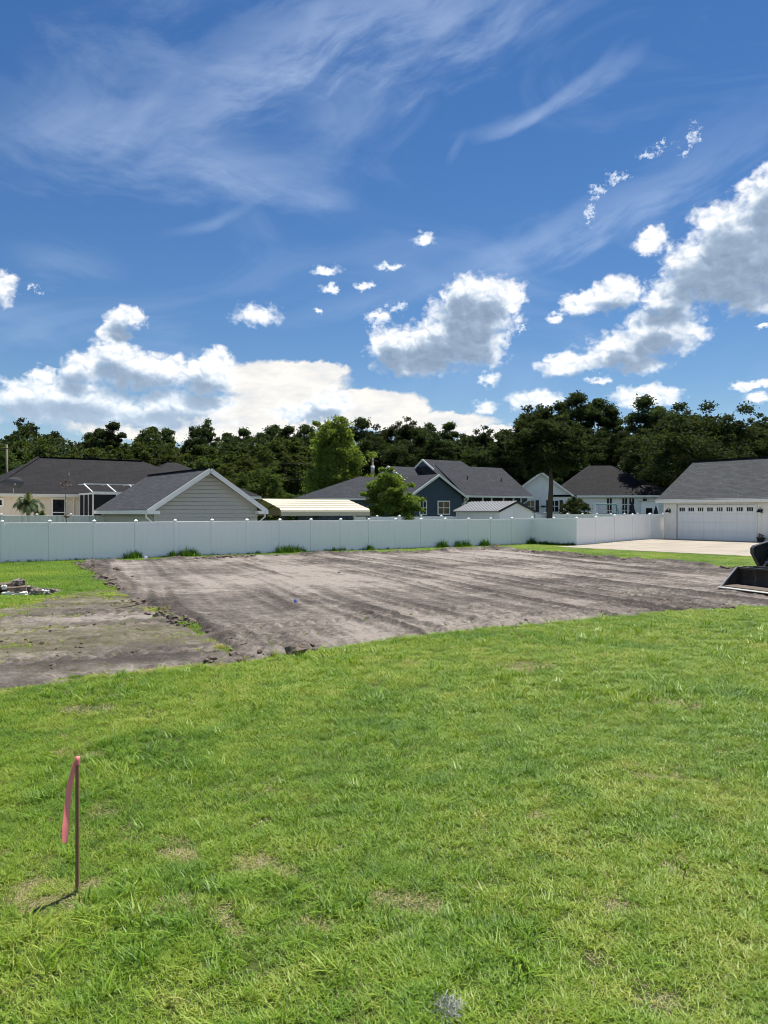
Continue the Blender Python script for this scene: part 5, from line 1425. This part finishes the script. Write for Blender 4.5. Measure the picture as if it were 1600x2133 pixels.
# ------------------------------------------------------------------ compact loader, bucket at the edge of the view
def loader():
    o = (9.76, 22.3); zb = H(*o)+.085
    e = thing('compact_loader', (*o, zb), R(-70.7), 'black compact track loader with its empty bucket flat on the soil', 'loader')
    bl = plain('black_loader_paint', (.022, .025, .030), .38, .45, .25, 4, 0, ((.16,.13,.105), .35)); inn = plain('soiled_bucket', (.035, .032, .030), .75, .2, .4, 5, 0, ((.17,.14,.115), .55))
    W = 2.02
    prof = [(0,0),(.55,.02),(.70,.10),(.76,.24),(.74,.38),(.66,.52)]
    th = .03
    outp = [(y+ (.0 if i < 2 else .03), z-(.0 if i > 2 else .02)) for i, (y, z) in enumerate(prof)]
    sh = MB(); n = len(prof)
    pts = [(0,y,z) for y, z in prof]+[(W,y,z) for y, z in prof]+[(0,y+.03*(i > 1),z-.025*(i < 4)) for i, (y, z) in enumerate(prof)]+[(W,y+.03*(i > 1),z-.025*(i < 4)) for i, (y, z) in enumerate(prof)]
    fs = [(i,i+1,n+i+1,n+i) for i in range(n-1)]+[(2*n+i,3*n+i,3*n+i+1,2*n+i+1) for i in range(n-1)]+[(0,n,3*n,2*n),(n-1,3*n-1,4*n-1,2*n-1)]
    sh.solid(pts, fs); b = sh.build('bucket', inn, e)
    for x in (0, W-.02):
        MB().prism([(.0,-.01),(.62,.0),(.76,.10),(.79,.24),(.77,.38),(.69,.55),(.60,.55)], 'x', x, x+.02).build('side_plate', inn, b)
        MB().beam((x+.01,.01,.005),(x+.01,.61,.56), .045, .03).build('side_edge', M['worn_steel'], b)
    MB().prism([(-.10,-.015),(.16,-.005),(.16,.022),(-.10,-.002)], 'x', -.03, W+.03).build('cutting_edge', M['worn_steel'], b)
    MB().box(.02, W-.02, .62, .72, .53, .57).build('top_lip', bl, b)
    soil = MB(); q = 18
    for i in range(q):
        for j in range(3): 
            x0, x1 = .03+(W-.06)*i/q, .03+(W-.06)*(i+1)/q; y0, y1 = .06+.18*j, .06+.18*(j+1)
            f = lambda x, y: .03+.03*(y/.6)+.03*float(fbm(np.array(x*5), np.array(y*6), 2, 3))*(y > .1)
            soil.poly([(x0,y0,f(x0,y0)),(x1,y0,f(x1,y0)),(x1,y1,f(x1,y1)),(x0,y1,f(x0,y1))])
    soil.build('spilled_soil', M['clod'], b)
    # quick-attach plate and lift arms
    MB().box(.42, W-.42, .80, .87, .08, .62).build('attach_plate', bl, e, bevel=.01)
    for x in (.30, W-.44):
        MB().prism([(.80,.98),(.80,1.13),(.88,1.20),(1.55,1.36),(3.5,1.62),(3.5,1.30),(1.75,1.08),(1.42,.80),(1.30,.42),(1.08,.40),(1.05,.60)], 'x', x, x+.14).build('lift_arm', bl, e, bevel=.012)
        MB().prism([(.93,1.0),(.97,1.10),(1.45,1.20),(1.35,.98),(1.18,.82)], 'x', x-.012, x-.002).build('arm_cover', plain('arm_gloss', (.05,.055,.06), .3, .5), e)
        c = MB(); c.tube([(x+.20,1.55,1.12),(x+.20,1.22,.72)], .055, 12); c.build('cylinder', bl, e, smooth=True)
        MB().tube([(x+.20,1.24,.74),(x+.20,.98,.46)], .028, 10).build('cylinder_rod', M['worn_steel'], e, smooth=True)
        MB().tube([(x+.20,1.24,.725),(x+.20,1.21,.69)], .066, 12).build('cylinder_gland', M['steel'], e)
        MB().tube([(x+.30,1.7,1.05),(x+.32,1.4,.95),(x+.31,1.18,.80),(x+.27,1.25,.62),(x+.26,1.05,.5)], .016, 7).build('hose', M['black'], e, smooth=True)
        MB().tube([(x-.02,1.18,.46),(x+.17,1.18,.46)], .05, 12).build('pivot_pin', M['steel'], e)
    # body, cab and tracks (beyond the picture's edge)
    MB().prism([(1.55,.35),(1.55,.75),(1.75,.95),(3.2,1.05),(3.75,1.15),(3.75,.35)], 'x', .52, W-.52).build('body', bl, e, bevel=.02)
    cab = MB().prism([(1.75,.96),(1.68,1.95),(1.80,2.05),(2.95,2.05),(3.05,1.02)], 'x', .60, W-.60).build('cab', bl, e, bevel=.02)
    MB().prism([(1.745,1.08),(1.69,1.85),(1.67,1.85),(1.725,1.08)], 'x', .68, W-.68).build('windscreen', M['glass'], cab)
    rub = plain('rubber_track', (.018,.018,.018), .85, .15, .3, 6, 0, ((.16,.13,.11), .5))
    for x in (.10, W-.50):
        ring = [(1.75+.28*math.cos(a)-0, .31+.27*math.sin(a)) for a in np.linspace(math.pi/2, 3*math.pi/2, 8)]+[(3.25+.28*math.cos(a), .31+.27*math.sin(a)) for a in np.linspace(-math.pi/2, math.pi/2, 8)]
        tk = MB().prism([(y, z-.03) for y, z in ring], 'x', x, x+.40).build('track', rub, e)
        for y in np.arange(1.75, 3.3, .12): MB().box(x-.002, x+.402, y-.025, y+.025, -.03, .0).box(x-.002, x+.402, y-.025, y+.025, .54, .575).build('tread_lug', rub, tk)
loader()

# ------------------------------------------------------------------ blooms in the flower pot, utility poles, wires
def blooms():
    rs = np.random.RandomState(2)
    leaves('foliage', [(0,0,.45,.22,110)], .09, M['leaf_dark'], FLOWER_POT, rs)
    leaves('bloom', [(0,0,.52,.24,70)], .06, plain('dusty_pink_petals', (.42,.24,.24), .7), FLOWER_POT, rs)
blooms()
def pole(p, h, label, transformer=False):
    e = thing('utility_pole', (*p, H(*p)), 0, label, 'utility pole')
    MB().tube([(0,0,-.5),(0,0,h)], [.16,.11], 10).build('shaft', plain('grey_pole_wood', (.16,.14,.12), .9), e, smooth=True)
    MB().beam((-.7,-.12,h-.5),(.7,-.12,h-.5), .10, .12).build('crossarm', M['bark'], e)
    if transformer:
        MB().tube([(.0,-.42,h-2.0),(0,-.42,h-1.1)], .24, 14).build('transformer', plain('pale_grey_can', (.45,.46,.45), .5), e, smooth=True)
    return Vector((*p, H(*p)+h-.45))
a = pole((-44.2, 90.0), 9.4, 'wooden utility pole beyond the left end of the tan house roof')
b = pole((-1.4, 95.0), 8.3, 'wooden utility pole with pale transformer behind the dark blue house', True)
def wire(p, q, sag, label):
    mb = MB(); pts = []
    for i in range(25):
        t = i/24; v = p.lerp(q, t); v.z -= sag*4*t*(1-t); pts.append(v)
    o = mb.tube(pts, .013, 5).build('power_line', M['black'], None, smooth=True)
    tag(o, label, 'wire')
wire(a+Vector((.6,0,0)), b+Vector((-.6,0,0)), 1.0, 'upper power line strung in front of the wood between two poles')
wire(a+Vector((.05,0,-1.9)), b+Vector((-.05,0,-1.9)), 1.0, 'lower sagging power line strung in front of the wood')
